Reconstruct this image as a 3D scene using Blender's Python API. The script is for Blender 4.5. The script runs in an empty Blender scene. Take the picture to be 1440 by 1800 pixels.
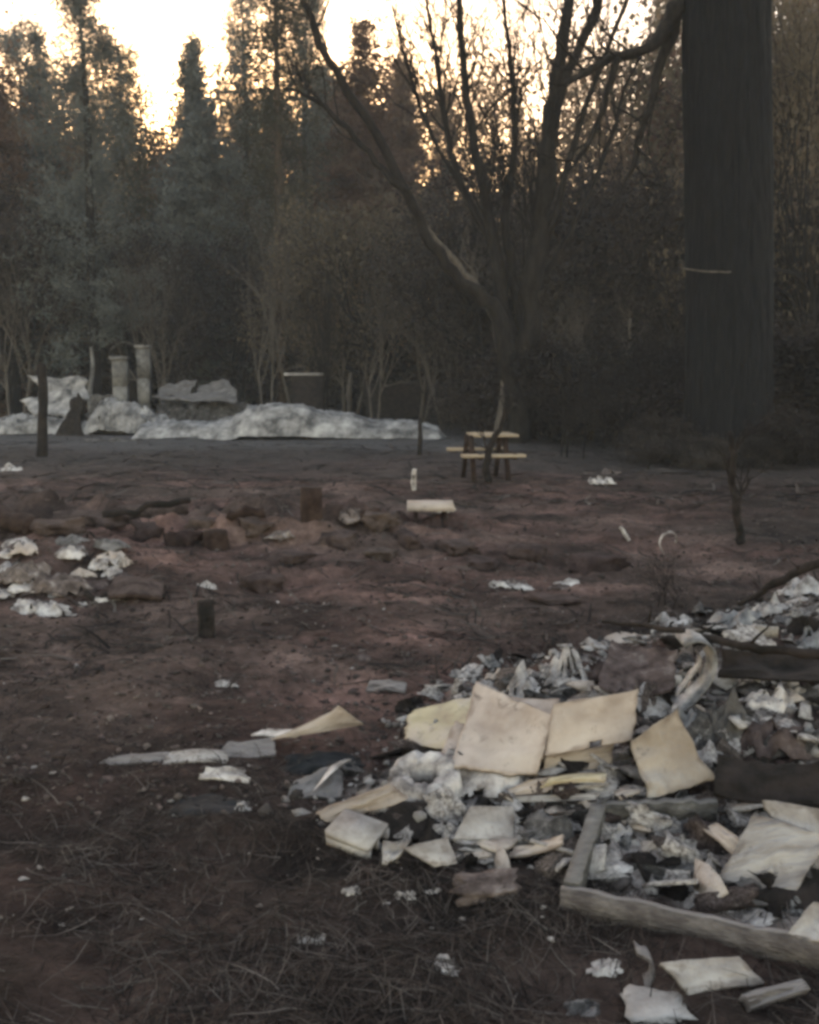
import bpy, bmesh, math, random
import numpy as np
from mathutils import Vector, Matrix

# ---------------------------------------------------------------- camera, sky, sun, exposure
SC = bpy.context.scene
COL = SC.collection
F = 1700.0; HZ = 665.0; CH = 1.6                     # focal length (px of the 1440x1800 photo), horizon row, eye height
PITCH = math.atan((900 - HZ) / F)
cam = bpy.data.cameras.new("camera"); camo = bpy.data.objects.new("camera", cam); COL.objects.link(camo)
cam.sensor_fit = 'VERTICAL'; cam.sensor_height = 36; cam.sensor_width = 28.8; cam.lens = F / 1800 * 36
camo.location = (0, 0, CH); camo.rotation_euler = (math.pi / 2 - PITCH, 0, 0)
cam.clip_end = 2000; cam.clip_start = 0.05
SC.camera = camo

SUN_EL = math.radians(6.0); SUN_AZ = math.radians(-10)     # low sun straight behind the trees, a little to the left
w = bpy.data.worlds.new("World"); SC.world = w; w.use_nodes = True
wn = w.node_tree.nodes; wl = w.node_tree.links
sky = wn.new('ShaderNodeTexSky'); sky.sky_type = 'NISHITA'; sky.sun_disc = False
sky.sun_elevation = SUN_EL; sky.sun_rotation = SUN_AZ
sky.altitude = 500; sky.air_density = 1.0; sky.dust_density = 1.6; sky.ozone_density = 0.0
tint = wn.new('ShaderNodeMix'); tint.data_type = 'RGBA'; tint.blend_type = 'MULTIPLY'; tint.inputs[0].default_value = 1; tint.inputs[7].default_value = (1.17, 1.0, .96, 1)
wl.new(sky.outputs[0], tint.inputs[6]); wl.new(tint.outputs[2], wn['Background'].inputs[0]); wn['Background'].inputs[1].default_value = 0.15
sun = bpy.data.lights.new("sun", 'SUN'); suno = bpy.data.objects.new("sun", sun); COL.objects.link(suno)
sun.energy = 0.9; sun.angle = math.radians(12); sun.color = (1.0, 0.72, 0.45)
sd = Vector((math.sin(SUN_AZ) * math.cos(SUN_EL), math.cos(SUN_AZ) * math.cos(SUN_EL), math.sin(SUN_EL)))
suno.rotation_euler = sd.to_track_quat('Z', 'Y').to_euler()
SC.view_settings.view_transform = 'Standard'; SC.view_settings.look = 'None'
SC.view_settings.exposure = 2.2; SC.view_settings.gamma = 1
SC.render.engine = 'CYCLES'
SC.cycles.use_denoising = True
SC.cycles.max_bounces = 5; SC.cycles.diffuse_bounces = 3; SC.cycles.transmission_bounces = 3
SC.cycles.volume_bounces = 1; SC.cycles.transparent_max_bounces = 8
SC.cycles.pixel_filter_type = 'BLACKMAN_HARRIS'; SC.cycles.filter_width = 3.4

# ---------------------------------------------------------------- noise and terrain
def _hash(ix, iy, s):
    h = (ix * 374761393 + iy * 668265263 + s * 974634777) & 0xffffffff
    h = ((h ^ (h >> 13)) * 1274126177) & 0xffffffff
    return ((h ^ (h >> 16)) & 0xffff) / 65535.0
def vnoise(x, y, s=0):
    x = np.asarray(x, float); y = np.asarray(y, float)
    ix = np.floor(x).astype(np.int64); iy = np.floor(y).astype(np.int64)
    fx = x - ix; fy = y - iy; fx = fx * fx * (3 - 2 * fx); fy = fy * fy * (3 - 2 * fy)
    a = _hash(ix, iy, s); b = _hash(ix + 1, iy, s); c = _hash(ix, iy + 1, s); d = _hash(ix + 1, iy + 1, s)
    return (a * (1 - fx) + b * fx) * (1 - fy) + (c * (1 - fx) + d * fx) * fy - 0.5
def fbm(x, y, s=0, o=4):
    r = 0; a = 1
    for k in range(o):
        r = r + a * vnoise(x * 2 ** k + 17.3 * k, y * 2 ** k + 9.1 * k, s + k); a *= 0.5
    return r
def sst(a, b, x):
    t = np.clip((x - a) / (b - a), 0, 1); return t * t * (3 - 2 * t)
def plane_d(x, y, p, q):                             # distance to the right-hand side of p->q
    dx, dy = q[0] - p[0], q[1] - p[1]; L = math.hypot(dx, dy)
    return ((x - p[0]) * dy - (y - p[1]) * dx) / L
def pile_s(x, y):                                    # how far inside the debris pile
    a = plane_d(x, y, (-0.55, 3.3), (0.1, 5.0))
    b = plane_d(x, y, (0.1, 5.0), (3.6, 7.7))
    c = plane_d(x, y, (1.6, 2.6), (0.5, 2.85))
    c2 = plane_d(x, y, (0.55, 2.85), (-0.6, 3.4))
    return np.minimum(np.minimum(a, b), np.maximum(np.minimum(c, 99), c2) if False else np.minimum(c, c2 + 0.0)) + 0.12 * fbm(x * 1.7, y * 1.7, 5)
def hgt(x, y):
    x = np.asarray(x, float); y = np.asarray(y, float)
    near = 1 - sst(10, 30, y)
    h = 0.10 * fbm(x / 2.2, y / 1.6, 1) + 0.045 * 1.4 * near * fbm(x / .42, y / .30, 11) + (0.018 + .022 * sst(5, 8, y)) * (1 - sst(11, 16, y)) * fbm(x / .13, y / .11, 21, 3)
    s = pile_s(x, y)
    h = h + 0.26 * sst(0.0, 1.3, s) + sst(0, .25, s) * (0.10 * fbm(x / .28, y / .25, 31))
    # rough spoil heaps left of centre, seven to ten metres out
    m = sst(8.3, 9.4, y) * (1 - sst(11.2, 12.6, y)) * (1 - sst(-0.2, 1.4, x))
    h = h + m * .10 * fbm(x / .16, y / .14, 44, 3) + m * (0.05 + 0.42 * np.maximum(fbm(x / .9, y / .7, 41), -.1))
    m2 = np.exp(-((x + 2.9) / 1.1) ** 2 - ((y - 7.9) / .7) ** 2); h = h + .22 * m2
    # slope added beyond the clearing to keep the horizon dark behind the trees
    h = h + 0.012 * np.maximum(y - 48, 0) ** 1.35 * (y < 400)
    return h
def hz(x, y): return float(hgt(x, y))
CP, SP = math.cos(PITCH), math.sin(PITCH)
def ray(px, py):
    u = 900 - py
    return Vector((px - 720, F * CP + u * SP, -F * SP + u * CP)).normalized()
_ts = np.concatenate([np.linspace(1.5, 14, 1500), np.linspace(14.02, 140, 2500)])
def g(px, py, lift=0.0):                             # the place on the ground seen at this row and column
    d = ray(px, py)
    x = d.x * _ts; y = d.y * _ts; z = CH + d.z * _ts
    below = z < hgt(x, y) + lift
    i = int(np.argmax(below)) if below.any() else len(_ts) - 1
    return Vector((x[i], y[i], z[i]))
def at(px, py, Y):
    d = ray(px, py); t = Y / d.y
    return Vector((d.x * t, Y, CH + d.z * t))

# ---------------------------------------------------------------- materials
def mat(name, c1, c2=None, c3=None, scale=6, rough=.9, bump=.3, bscale=30, thresh=(.4, .6), stretch=(1, 1, 1), objrand=False, trans=0, vcol=False, metal=0, spec=.2, dust=0, grime=0):
    m = bpy.data.materials.new(name); m.use_nodes = True
    n = m.node_tree.nodes; l = m.node_tree.links; b = n['Principled BSDF']
    b.inputs['Roughness'].default_value = rough; b.inputs['Metallic'].default_value = metal
    b.inputs['Specular IOR Level'].default_value = spec
    c2 = c2 or c1
    tc = n.new('ShaderNodeTexCoord'); mp = n.new('ShaderNodeMapping'); mp.inputs['Scale'].default_value = stretch
    l.new(tc.outputs['Object'], mp.inputs[0])
    t = n.new('ShaderNodeTexNoise'); t.inputs['Scale'].default_value = scale; t.inputs['Detail'].default_value = 6; t.inputs['Roughness'].default_value = .65
    l.new(mp.outputs[0], t.inputs['Vector'])
    r = n.new('ShaderNodeValToRGB'); l.new(t.outputs['Fac'], r.inputs[0])
    e = r.color_ramp.elements; e[0].position = thresh[0]; e[0].color = (*c1, 1); e[1].position = thresh[1]; e[1].color = (*c2, 1)
    if c3: k = e.new(min(.95, thresh[1] + .12)); k.color = (*c3, 1)
    out = r.outputs[0]
    if objrand:
        oi = n.new('ShaderNodeObjectInfo'); hs = n.new('ShaderNodeHueSaturation')
        mr = n.new('ShaderNodeMapRange'); mr.inputs['To Min'].default_value = .65; mr.inputs['To Max'].default_value = 1.35
        l.new(oi.outputs['Random'], mr.inputs[0]); l.new(mr.outputs[0], hs.inputs['Value'])
        mh = n.new('ShaderNodeMapRange'); mh.inputs['To Min'].default_value = .48; mh.inputs['To Max'].default_value = .52
        l.new(oi.outputs['Random'], mh.inputs[0]); l.new(mh.outputs[0], hs.inputs['Hue'])
        l.new(out, hs.inputs['Color']); out = hs.outputs[0]
    if vcol:
        a = n.new('ShaderNodeAttribute'); a.attribute_name = 'Col'
        mx = n.new('ShaderNodeMix'); mx.data_type = 'RGBA'; mx.blend_type = 'MULTIPLY'; mx.inputs[0].default_value = 1
        l.new(out, mx.inputs[6]); l.new(a.outputs['Color'], mx.inputs[7]); out = mx.outputs[2]
    if grime:                                        # smudges and soot stains of their own shape
        tg = n.new('ShaderNodeTexNoise'); tg.inputs['Scale'].default_value = 9; tg.inputs['Detail'].default_value = 8; tg.inputs['Roughness'].default_value = .75; tg.inputs['Distortion'].default_value = .6
        l.new(tc.outputs['Object'], tg.inputs['Vector']); rg_ = n.new('ShaderNodeValToRGB'); l.new(tg.outputs['Fac'], rg_.inputs[0])
        rg_.color_ramp.elements[0].position = .56; rg_.color_ramp.elements[0].color = (0, 0, 0, 1); rg_.color_ramp.elements[1].position = .68; rg_.color_ramp.elements[1].color = (grime, grime, grime, 1)
        mx = n.new('ShaderNodeMix'); mx.data_type = 'RGBA'; l.new(rg_.outputs[0], mx.inputs[0]); l.new(out, mx.inputs[6]); mx.inputs[7].default_value = (.09, .07, .062, 1); out = mx.outputs[2]
    if dust:                                         # ash that has settled on upward faces
        ge = n.new('ShaderNodeNewGeometry'); sx_ = n.new('ShaderNodeSeparateXYZ'); l.new(ge.outputs['True Normal'], sx_.inputs[0])
        mr = n.new('ShaderNodeMapRange'); mr.inputs['From Min'].default_value = .6; mr.inputs['From Max'].default_value = .9; mr.inputs['To Max'].default_value = dust
        l.new(sx_.outputs['Z'], mr.inputs[0]); mx = n.new('ShaderNodeMix'); mx.data_type = 'RGBA'; l.new(mr.outputs[0], mx.inputs[0]); l.new(out, mx.inputs[6]); mx.inputs[7].default_value = (.42, .40, .39, 1); out = mx.outputs[2]
    l.new(out, b.inputs['Base Color'])
    if bump:
        t2 = n.new('ShaderNodeTexNoise'); t2.inputs['Scale'].default_value = bscale; t2.inputs['Detail'].default_value = 5
        l.new(mp.outputs[0], t2.inputs['Vector'])
        bp = n.new('ShaderNodeBump'); bp.inputs['Strength'].default_value = bump; bp.inputs['Distance'].default_value = .02
        l.new(t2.outputs['Fac'], bp.inputs['Height']); l.new(bp.outputs[0], b.inputs['Normal'])
    if trans:
        tr = n.new('ShaderNodeBsdfTranslucent'); l.new(out, tr.inputs[0])
        ms = n.new('ShaderNodeMixShader'); ms.inputs[0].default_value = trans
        l.new(b.outputs[0], ms.inputs[1]); l.new(tr.outputs[0], ms.inputs[2]); l.new(ms.outputs[0], n['Material Output'].inputs[0])
    return m
M = {}
M['bark_big'] = mat('big_trunk_bark', (.0035, .004, .0055), (.009, .010, .013), (.018, .020, .025), scale=5, bump=1, bscale=9, stretch=(3, 3, .5), thresh=(.35, .62))
M['bark'] = mat('dark_bark', (.008, .007, .007), (.024, .021, .019), scale=5, bump=.8, bscale=14, stretch=(2, 2, .5))
M['bark_warm'] = mat('pine_bark', (.06, .042, .03), (.13, .095, .07), scale=3, bump=.8, bscale=8, stretch=(2, 2, .4))
M['bark_pale'] = mat('pale_bark', (.07, .062, .055), (.14, .125, .11), scale=4, bump=.5, stretch=(2, 2, .4))
M['char_or_shade'] = mat('charred_wood', (.010, .009, .008), (.03, .024, .022), scale=8, bump=.9, bscale=25)
M['fir'] = mat('fir_needles', (.11, .125, .125), (.20, .22, .21), scale=1.2, bump=0, objrand=True, trans=.3)
M['pine'] = mat('pine_needles', (.06, .065, .045), (.11, .105, .07), scale=1.0, bump=0, objrand=True, trans=.35)
M['leaf_brown'] = mat('scorched_leaves', (.13, .085, .06), (.24, .17, .12), scale=.8, bump=0, objrand=True, trans=.45)
M['leaf_olive'] = mat('olive_leaves', (.105, .088, .064), (.18, .15, .11), scale=.8, bump=0, objrand=True, trans=.4)
M['leaf_dark'] = mat('dark_leaves', (.03, .026, .025), (.07, .06, .055), scale=.8, bump=0, objrand=True, trans=.3)
M['cream'] = mat('cream_board', (.34, .28, .23), (.48, .415, .36), (.56, .50, .44), scale=3.2, bump=.5, bscale=14, thresh=(.3, .52), grime=.7, vcol=True); M['cream']['wear'] = 1
M['yellow'] = mat('yellowed_board', (.40, .33, .25), (.52, .465, .32), (.54, .48, .41), scale=3.5, bump=.5, bscale=16, thresh=(.36, .5), grime=.7, vcol=True); M['yellow']['wear'] = 1
M['greyboard'] = mat('grey_board', (.22, .20, .19), (.42, .40, .38), (.52, .50, .48), scale=5, bump=.6, bscale=18, thresh=(.34, .55), grime=.7, vcol=True); M['greyboard']['wear'] = 1
M['greyplank'] = mat('grey_corrugated_board', (.26, .24, .23), (.42, .40, .38), (.50, .48, .46), scale=4, bump=1, bscale=10, stretch=(1, 7, 1), grime=.7, vcol=True); M['greyplank']['wear'] = 1
M['tan'] = mat('tan_board', (.29, .245, .20), (.40, .35, .295), (.41, .395, .375), scale=1.6, bump=.5, thresh=(.35, .55), grime=.7, vcol=True); M['tan']['wear'] = 1
M['plaster'] = mat('white_ash_plaster', (.07, .058, .055), (.42, .39, .37), (.66, .63, .60), scale=7, bump=.9, bscale=25, thresh=(.34, .50))
M['foil'] = mat('crumpled_metal', (.06, .06, .062), (.32, .315, .31), (.6, .59, .57), scale=6, rough=.5, bump=.9, bscale=14, thresh=(.36, .58), spec=.5, metal=.3)
M['ashgrey'] = mat('ash_grey', (.03, .028, .028), (.12, .115, .112), (.26, .25, .245), scale=6, bump=1, bscale=22, thresh=(.34, .56), dust=.25)
M['rubble'] = mat('rubble_brown', (.05, .038, .034), (.15, .12, .11), (.30, .27, .25), scale=12, bump=.9, bscale=30, thresh=(.38, .58), objrand=True)
M['darkcloth'] = mat('dark_blue_tarp', (.010, .012, .014), (.022, .025, .029), scale=6, bump=.8, bscale=10, rough=.7)
M['rust'] = mat('rusted_metal', (.02, .012, .01), (.05, .032, .025), scale=9, bump=.7)
M['soil'] = mat('clod_soil', (.035, .024, .022), (.085, .062, .056), scale=8, bump=1, bscale=18, objrand=True)
M['wallwhite'] = mat('burned_white_sheet', (.08, .08, .082), (.33, .325, .325), (.50, .50, .49), scale=2.2, bump=.8, bscale=6, thresh=(.36, .56))
M['bench'] = mat('picnic_wood', (.24, .185, .13), (.44, .37, .28), scale=6, bump=.4, stretch=(.4, 6, 6), thresh=(.3, .6), grime=.6)
M['wood'] = mat('grey_weathered_wood', (.09, .08, .08), (.18, .165, .16), (.26, .24, .235), scale=5, bump=.7, bscale=18, stretch=(.5, 6, 6), dust=.3)
M['greydark'] = mat('sooty_grey_wood', (.05, .047, .044), (.13, .125, .115), (.24, .23, .215), scale=7, bump=1, bscale=20, stretch=(1.5, 3, 3), dust=.25)
M['chimney'] = mat('sooty_masonry', (.10, .10, .10), (.24, .24, .235), scale=4, bump=1, bscale=9)
M['strand'] = mat('dead_needles_and_grass', (1, 1, 1), (.6, .6, .6), scale=3, bump=0, vcol=True)
M['grit'] = mat('grit', (1, 1, 1), (.6, .6, .6), scale=9, bump=0, vcol=True)

# ---------------------------------------------------------------- mesh helpers
class MB:
    def __init__(s): s.V = []; s.F = []; s.n = 0; s.C = []
    def add(s, V, Fc, col=None):
        V = np.asarray(V, float); s.V.append(V)
        for a in ([Fc] if isinstance(Fc, np.ndarray) else Fc):
            a = np.asarray(a)
            if a.size: s.F.append(a + s.n)
        if col is not None: s.C.append(np.broadcast_to(np.asarray(col, float), (len(V), 3)))
        s.n += len(V)
    def box(s, c, size, rot=None):
        a = np.array([[x, y, z] for x in (-.5, .5) for y in (-.5, .5) for z in (-.5, .5)]) * np.array(size)
        if rot is not None: a = a @ np.array(rot.to_matrix()).T
        s.add(a + np.array(c), np.array([[0, 1, 3, 2], [4, 6, 7, 5], [0, 4, 5, 1], [2, 3, 7, 6], [0, 2, 6, 4], [1, 5, 7, 3]]))
    def tube(s, P, R, k=6, cap=True, wob=0, seed=0):
        P = [Vector(p) for p in P]; n = len(P); V = []; rg = random.Random(seed)
        u = None
        for i in range(n):
            t = (P[min(i + 1, n - 1)] - P[max(i - 1, 0)]).normalized()
            if u is None: u = t.orthogonal().normalized()
            u = (u - t * u.dot(t)).normalized(); v = t.cross(u)
            for j in range(k):
                a = 2 * math.pi * j / k; r = R[i] * (1 + wob * (rg.random() - .5))
                V.append(P[i] + u * (r * math.cos(a)) + v * (r * math.sin(a)))
        Fq = [[i * k + j, i * k + (j + 1) % k, (i + 1) * k + (j + 1) % k, (i + 1) * k + j] for i in range(n - 1) for j in range(k)]
        V = [tuple(v) for v in V]; fs = [np.array(Fq)]
        if cap:
            V += [tuple(P[0]), tuple(P[-1])]; b = n * k
            fs.append(np.array([[b, (j + 1) % k, j] for j in range(k)] + [[b + 1, (n - 1) * k + j, (n - 1) * k + (j + 1) % k] for j in range(k)]))
        s.add(np.array(V), fs)
    def mesh(s, name, m, smooth=False):
        V = np.concatenate(s.V).astype(np.float32); me = bpy.data.meshes.new(name)
        me.vertices.add(len(V)); me.vertices.foreach_set('co', V.ravel())
        tot = [np.full(len(f), f.shape[1]) for f in s.F]; idx = np.concatenate([f.ravel() for f in s.F]); tot = np.concatenate(tot)
        st = np.concatenate([[0], np.cumsum(tot)[:-1]])
        me.loops.add(len(idx)); me.loops.foreach_set('vertex_index', idx.astype(np.int32))
        me.polygons.add(len(tot)); me.polygons.foreach_set('loop_start', st.astype(np.int32)); me.polygons.foreach_set('loop_total', tot.astype(np.int32))
        if smooth: me.polygons.foreach_set('use_smooth', np.ones(len(tot), bool))
        if not s.C and m.get('wear'): s.C = [np.ones((len(V), 3))]
        if s.C:
            a = me.color_attributes.new('Col', 'FLOAT_COLOR', 'POINT')
            c = np.ones((len(V), 4), np.float32); c[:, :3] = np.concatenate(s.C); a.data.foreach_set('color', c.ravel())
        me.update(calc_edges=True); me.validate(); me.materials.append(m)
        return me
    def build(s, name, m, parent=None, smooth=False, loc=None):
        o = bpy.data.objects.new(name, s.mesh(name, m, smooth)); COL.objects.link(o)
        if loc is not None and parent is None:
            o.data.transform(Matrix.Translation(-Vector(loc))); o.location = loc
        if parent:
            o.parent = parent
        return o
def tag(o, label=None, cat=None, group=None, kind=None):
    if label: o['label'] = label
    if cat: o['category'] = cat
    if group: o['group'] = group
    if kind: o['kind'] = kind
    return o
def empty(name, loc=(0, 0, 0), rz=0):
    o = bpy.data.objects.new(name, None); COL.objects.link(o); o.location = loc; o.rotation_euler.z = rz; o.empty_display_size = .2
    return o
def copy_tree(o, parent=None):
    c = o.copy(); COL.objects.link(c); c.parent = parent
    for ch in list(o.children): copy_tree(ch, c)
    return c

def leaves(rg, C, n, spread, ln, wd, up=0.0):
    """n narrow leaf faces around each centre"""
    C = np.repeat(np.asarray(C, float), n, axis=0); N = len(C)
    P = C + rg.normal(size=(N, 3)) * spread
    d = rg.normal(size=(N, 3)); d[:, 2] += up; d /= np.linalg.norm(d, axis=1)[:, None] + 1e-9
    e = np.cross(d, rg.normal(size=(N, 3))); e /= np.linalg.norm(e, axis=1)[:, None] + 1e-9
    L = ln * (.5 + rg.random((N, 1))); W = wd * (.5 + rg.random((N, 1)))
    V = np.stack([P - d * L / 2, P + e * W / 2, P + d * L / 2, P - e * W / 2], 1).reshape(-1, 3)
    return V, np.arange(4 * N).reshape(-1, 4)

# ---------------------------------------------------------------- ground
def lines(segs):
    out = []
    for a, b, s in segs: out += list(np.arange(a, b, s))
    return np.array(out + [segs[-1][1]])
ys = lines([(-6, 1.6, .4), (1.6, 6.5, .025), (6.5, 10, .05), (10, 16, .1), (16, 40, .4), (40, 120, 2), (120, 600, 30)])
xs = lines([(-300, -60, 30), (-60, -20, 2), (-20, -8, .5), (-8, -5, .12), (-5, -3, .06), (-3, 3, .03), (3, 5, .06), (5, 8, .12), (8, 20, .5), (20, 60, 2), (60, 300, 30)])
X, Y = np.meshgrid(xs, ys); Z = hgt(X, Y)
gb = MB(); nx, ny = len(xs), len(ys)
ii = np.arange(nx * ny).reshape(ny, nx)
S_ = pile_s(X, Y)
ash = sst(.05, .5, S_) * sst(-.15, .3, fbm(X / .35, Y / .3, 61) + .12)
_q = [g(1002, 1560), g(1050, 1420), g(1300, 1400), g(1560, 1500), g(1560, 1690)]
_d = np.full(X.shape, 9.0)
for _a, _b in zip(_q, _q[1:] + _q[:1]): _d = np.minimum(_d, plane_d(X, Y, (_a.x, _a.y), (_b.x, _b.y)))
in_frame = sst(-.02, .03, _d)
ash = np.maximum(sst(.05, .3, S_) * sst(.02, .16, fbm(X / .18, Y / .16, 63, 4)) * .7, in_frame * sst(-.35, .1, fbm(X / .2, Y / .2, 66)))
far_ash = sst(21, 23, Y) * (1 - sst(34, 38, Y)) * (1 - sst(1, 5, X)) * .5
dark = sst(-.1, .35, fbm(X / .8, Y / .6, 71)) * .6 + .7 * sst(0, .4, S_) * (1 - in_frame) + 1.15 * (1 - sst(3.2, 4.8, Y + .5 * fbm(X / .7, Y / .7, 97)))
red = sst(-.3, .3, fbm(X / 2.5, Y / 1.5, 81))
base = np.stack([.116 + .014 * red, .083 - .003 * red, .071 - .003 * red], -1)
char_or_shade = sst(2.2, 4.5, X + .6 * fbm(X, Y / 2, 95)) * sst(7.5, 10, Y + fbm(X, Y, 96)) * (1 - sst(24, 30, Y))  # shade at the right rear, painted into the soil colour
dark = dark + .9 * char_or_shade
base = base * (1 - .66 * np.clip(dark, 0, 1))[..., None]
base = base * (1 + .75 * fbm(X / .9, Y / .8, 93, 3))[..., None]
base = base * (1 + 1.1 * fbm(X / .35, Y / .25, 91, 5))[..., None]
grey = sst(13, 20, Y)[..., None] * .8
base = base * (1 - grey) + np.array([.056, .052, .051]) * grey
ac = np.array([.30, .285, .275])
base = base * (1 - ash[..., None]) + (ac + in_frame[..., None] * np.array([.12, .10, .09])) * ash[..., None]
base = base * (1 - far_ash[..., None]) + np.array([.16, .16, .165]) * far_ash[..., None]
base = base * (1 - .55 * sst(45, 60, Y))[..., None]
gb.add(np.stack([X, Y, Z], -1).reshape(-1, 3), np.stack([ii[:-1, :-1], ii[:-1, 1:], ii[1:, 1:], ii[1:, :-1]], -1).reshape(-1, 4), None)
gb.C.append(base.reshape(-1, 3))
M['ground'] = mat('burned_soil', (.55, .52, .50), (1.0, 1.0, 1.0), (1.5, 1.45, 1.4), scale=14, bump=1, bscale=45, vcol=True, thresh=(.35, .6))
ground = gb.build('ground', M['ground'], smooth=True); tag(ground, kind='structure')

# ---------------------------------------------------------------- trees
def limb_path(rg, p, d, L, n, bend=.25, up=.15):
    P = [p]; d = d.normalized()
    for i in range(n):
        d = (d + Vector(rg.normal(size=3)) * bend / n ** .5 + Vector((0, 0, up / n))).normalized()
        P.append(P[-1] + d * (L / n))
    return P
def make_fir(name, H, R, seed, leafm='fir', barkm='bark', skirt=.06, dens=1.0, gap=.25):
    rg = np.random.default_rng(seed); root = empty(name)
    tb = MB(); r0 = H * .014
    tb.tube([(0, 0, -.4), (0, 0, H * .3), (rg.normal() * .08, 0, H * .65), (0, 0, H)], [r0 * 1.15, r0 * .8, r0 * .45, .01], 8)
    tb.build('trunk', M[barkm], root, smooth=True)
    cb = MB(); cen = []
    z = H * skirt
    while z < H * .99:
        t = z / H; env = (1 - t) ** .8 * min(1, .7 + t * 2)
        for k in range(int(rg.integers(4, 7))):
            if rg.random() < gap: continue
            L = R * env * (.6 + .55 * rg.random()) + .15
            a = rg.random() * 6.283; d = Vector((math.cos(a), math.sin(a), .12 - .4 * (1 - t)))
            P = limb_path(rg, Vector((0, 0, z)), d, L, 4, .25, .25)
            cb.tube(P, [.03 * (1 - t) + .012, .02, .014, .01, .004], 3, cap=False)
            m = max(3, int(L * 5.5 * dens))
            for q in range(m):
                s = (q + .5) / m; i = min(3, int(s * 4)); c = P[i].lerp(P[i + 1], s * 4 - i)
                side = (1 - s * .6) * .22 * L
                cen.append((c.x + rg.normal() * side * .6, c.y + rg.normal() * side * .6, c.z - abs(rg.normal()) * .08))
        z += H * .016 * (.7 + .6 * rg.random())
    V, Q = leaves(rg, cen, int(13 * dens), .17, .3, .07); cb.add(V, Q)
    cb.build('crown', M[leafm], root)
    return root
def make_pine(name, H, seed, R=2.6, crown_from=.35, leafm='pine', barkm='bark_warm', nbr=60, clump=9):
    rg = np.random.default_rng(seed); root = empty(name)
    tb = MB(); r0 = H * .013
    tb.tube([(0, 0, -.4), (.05, 0, H * .3), (rg.normal() * .15, .1, H * .65), (0, 0, H)], [r0 * 1.2, r0 * .85, r0 * .6, .03], 10, wob=.1)
    tb.build('trunk', M[barkm], root, smooth=True)
    cb = MB(); cen = []
    for k in range(nbr):
        t = crown_from + (1 - crown_from) * (k / nbr) ** .9; z = H * t
        L = R * (1.05 - .75 * ((t - crown_from) / (1 - crown_from))) * (.45 + .8 * rg.random())
        a = rg.random() * 6.283; d = Vector((math.cos(a), math.sin(a), .15 + .3 * rg.normal()))
        P = limb_path(rg, Vector((0, 0, z)), d, L, 5, .5, .3)
        cb.tube(P, [.05, .035, .025, .018, .012, .006], 3, cap=False)
        for q in range(2, 6):
            for j in range(2):
                c = P[q] + Vector(rg.normal(size=3)) * .22; cen.append(tuple(c))
    V, Q = leaves(rg, cen, clump * 3, .24, .26, .05); cb.add(V, Q)
    cb.build('crown', M[leafm], root)
    return root
def branch_rec(rg, mb, p, d, L, r, lvl, tips, k=5, spread=.55):
    n = 4; P = limb_path(rg, p, d, L, n, .35, .25)
    mb.tube(P, [r * (1 - .45 * i / n) for i in range(n + 1)], k if lvl > 1 else 3, cap=False)
    if lvl == 0:
        tips.append(tuple(P[-1])); tips.append(tuple(P[2])); return
    for j in range(3 if lvl > 1 else 4):
        i = int(rg.integers(1, n + 1)) if j else n
        dd = (P[i] - P[i - 1]).normalized() + Vector(rg.normal(size=3)) * spread
        branch_rec(rg, mb, P[i], dd, L * (.55 + .3 * rg.random()), r * .5, lvl - 1, tips, k, spread)
def make_broad(name, H, seed, leafm, n=14, spread=.24, leaf=.13, lvl=4, stems=1, wide=.5, barkm='bark', leafy=True, rad=.02):
    rg = np.random.default_rng(seed); root = empty(name)
    tb = MB(); cb = MB(); tips = []
    for s in range(stems):
        th = H * .22; d = Vector((rg.normal() * .18, rg.normal() * .18, 1))
        P = limb_path(rg, Vector((rg.normal() * .12, rg.normal() * .12, -.3)), d, th + .3, 4, .12, .1)
        r0 = H * rad / stems ** .4
        tb.tube(P, [r0 * (1.2 - .1 * i) for i in range(5)], 8)
        for j in range(5):
            dd = Vector((rg.normal() * wide, rg.normal() * wide, .9))
            branch_rec(rg, cb, P[-1 if j < 3 else -2], dd, H * .27, r0 * .55, lvl - 1, tips, 5, wide)
    tb.build('trunk', M[barkm], root, smooth=True)
    if leafy:
        cb.build('branches', M[barkm], root)
        lb = MB(); V, Q = leaves(rg, tips, n, spread, leaf, leaf * .6); lb.add(V, Q); lb.build('crown', M[leafm], root)
    else:
        cb.build('crown', M[barkm], root)
    return root
PROTO = {}
def stash(k, o, H):
    zs = np.concatenate([np.array([v.co.z for v in c.data.vertices]) for c in o.children])
    PROTO[k] = [o, float(np.percentile(zs, 99.7)), False]
stash('fir0', make_fir('fir_tree', 18, 3.3, 1, gap=.15), 18)
stash('fir1', make_fir('fir_tree', 18, 2.8, 2, gap=.3), 18)
stash('fir2', make_fir('fir_tree', 18, 3.6, 3, gap=.05, dens=1.25, leafm='fir'), 18)
stash('firb', make_fir('fir_tree', 18, 3.8, 4, gap=.25, leafm='leaf_brown', barkm='bark_warm'), 18)
stash('pine0', make_pine('pine_tree', 22, 11, R=3.6, crown_from=.3, nbr=110), 22)
stash('pine1', make_pine('pine_tree', 22, 12, R=3.2, crown_from=.35, nbr=80), 22)
stash('pine2', make_pine('pine_tree', 22, 13, R=4.6, crown_from=.15, nbr=150, leafm='fir', barkm='bark'), 22)
stash('oakb', make_broad('leafy_tree', 9, 21, 'leaf_brown'), 9)
stash('oako', make_broad('leafy_tree', 9, 22, 'leaf_olive', stems=2), 9)
stash('oakd', make_broad('leafy_tree', 9, 23, 'leaf_dark', stems=2, n=18), 9)
stash('oakd2', make_broad('leafy_tree', 9, 24, 'leaf_dark', stems=3, wide=.75, n=16), 9)
stash('tallb', make_broad('leafy_tree', 18, 25, 'leaf_brown', n=24, spread=.5, leaf=.24, stems=2, wide=.4, rad=.012), 18)
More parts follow.
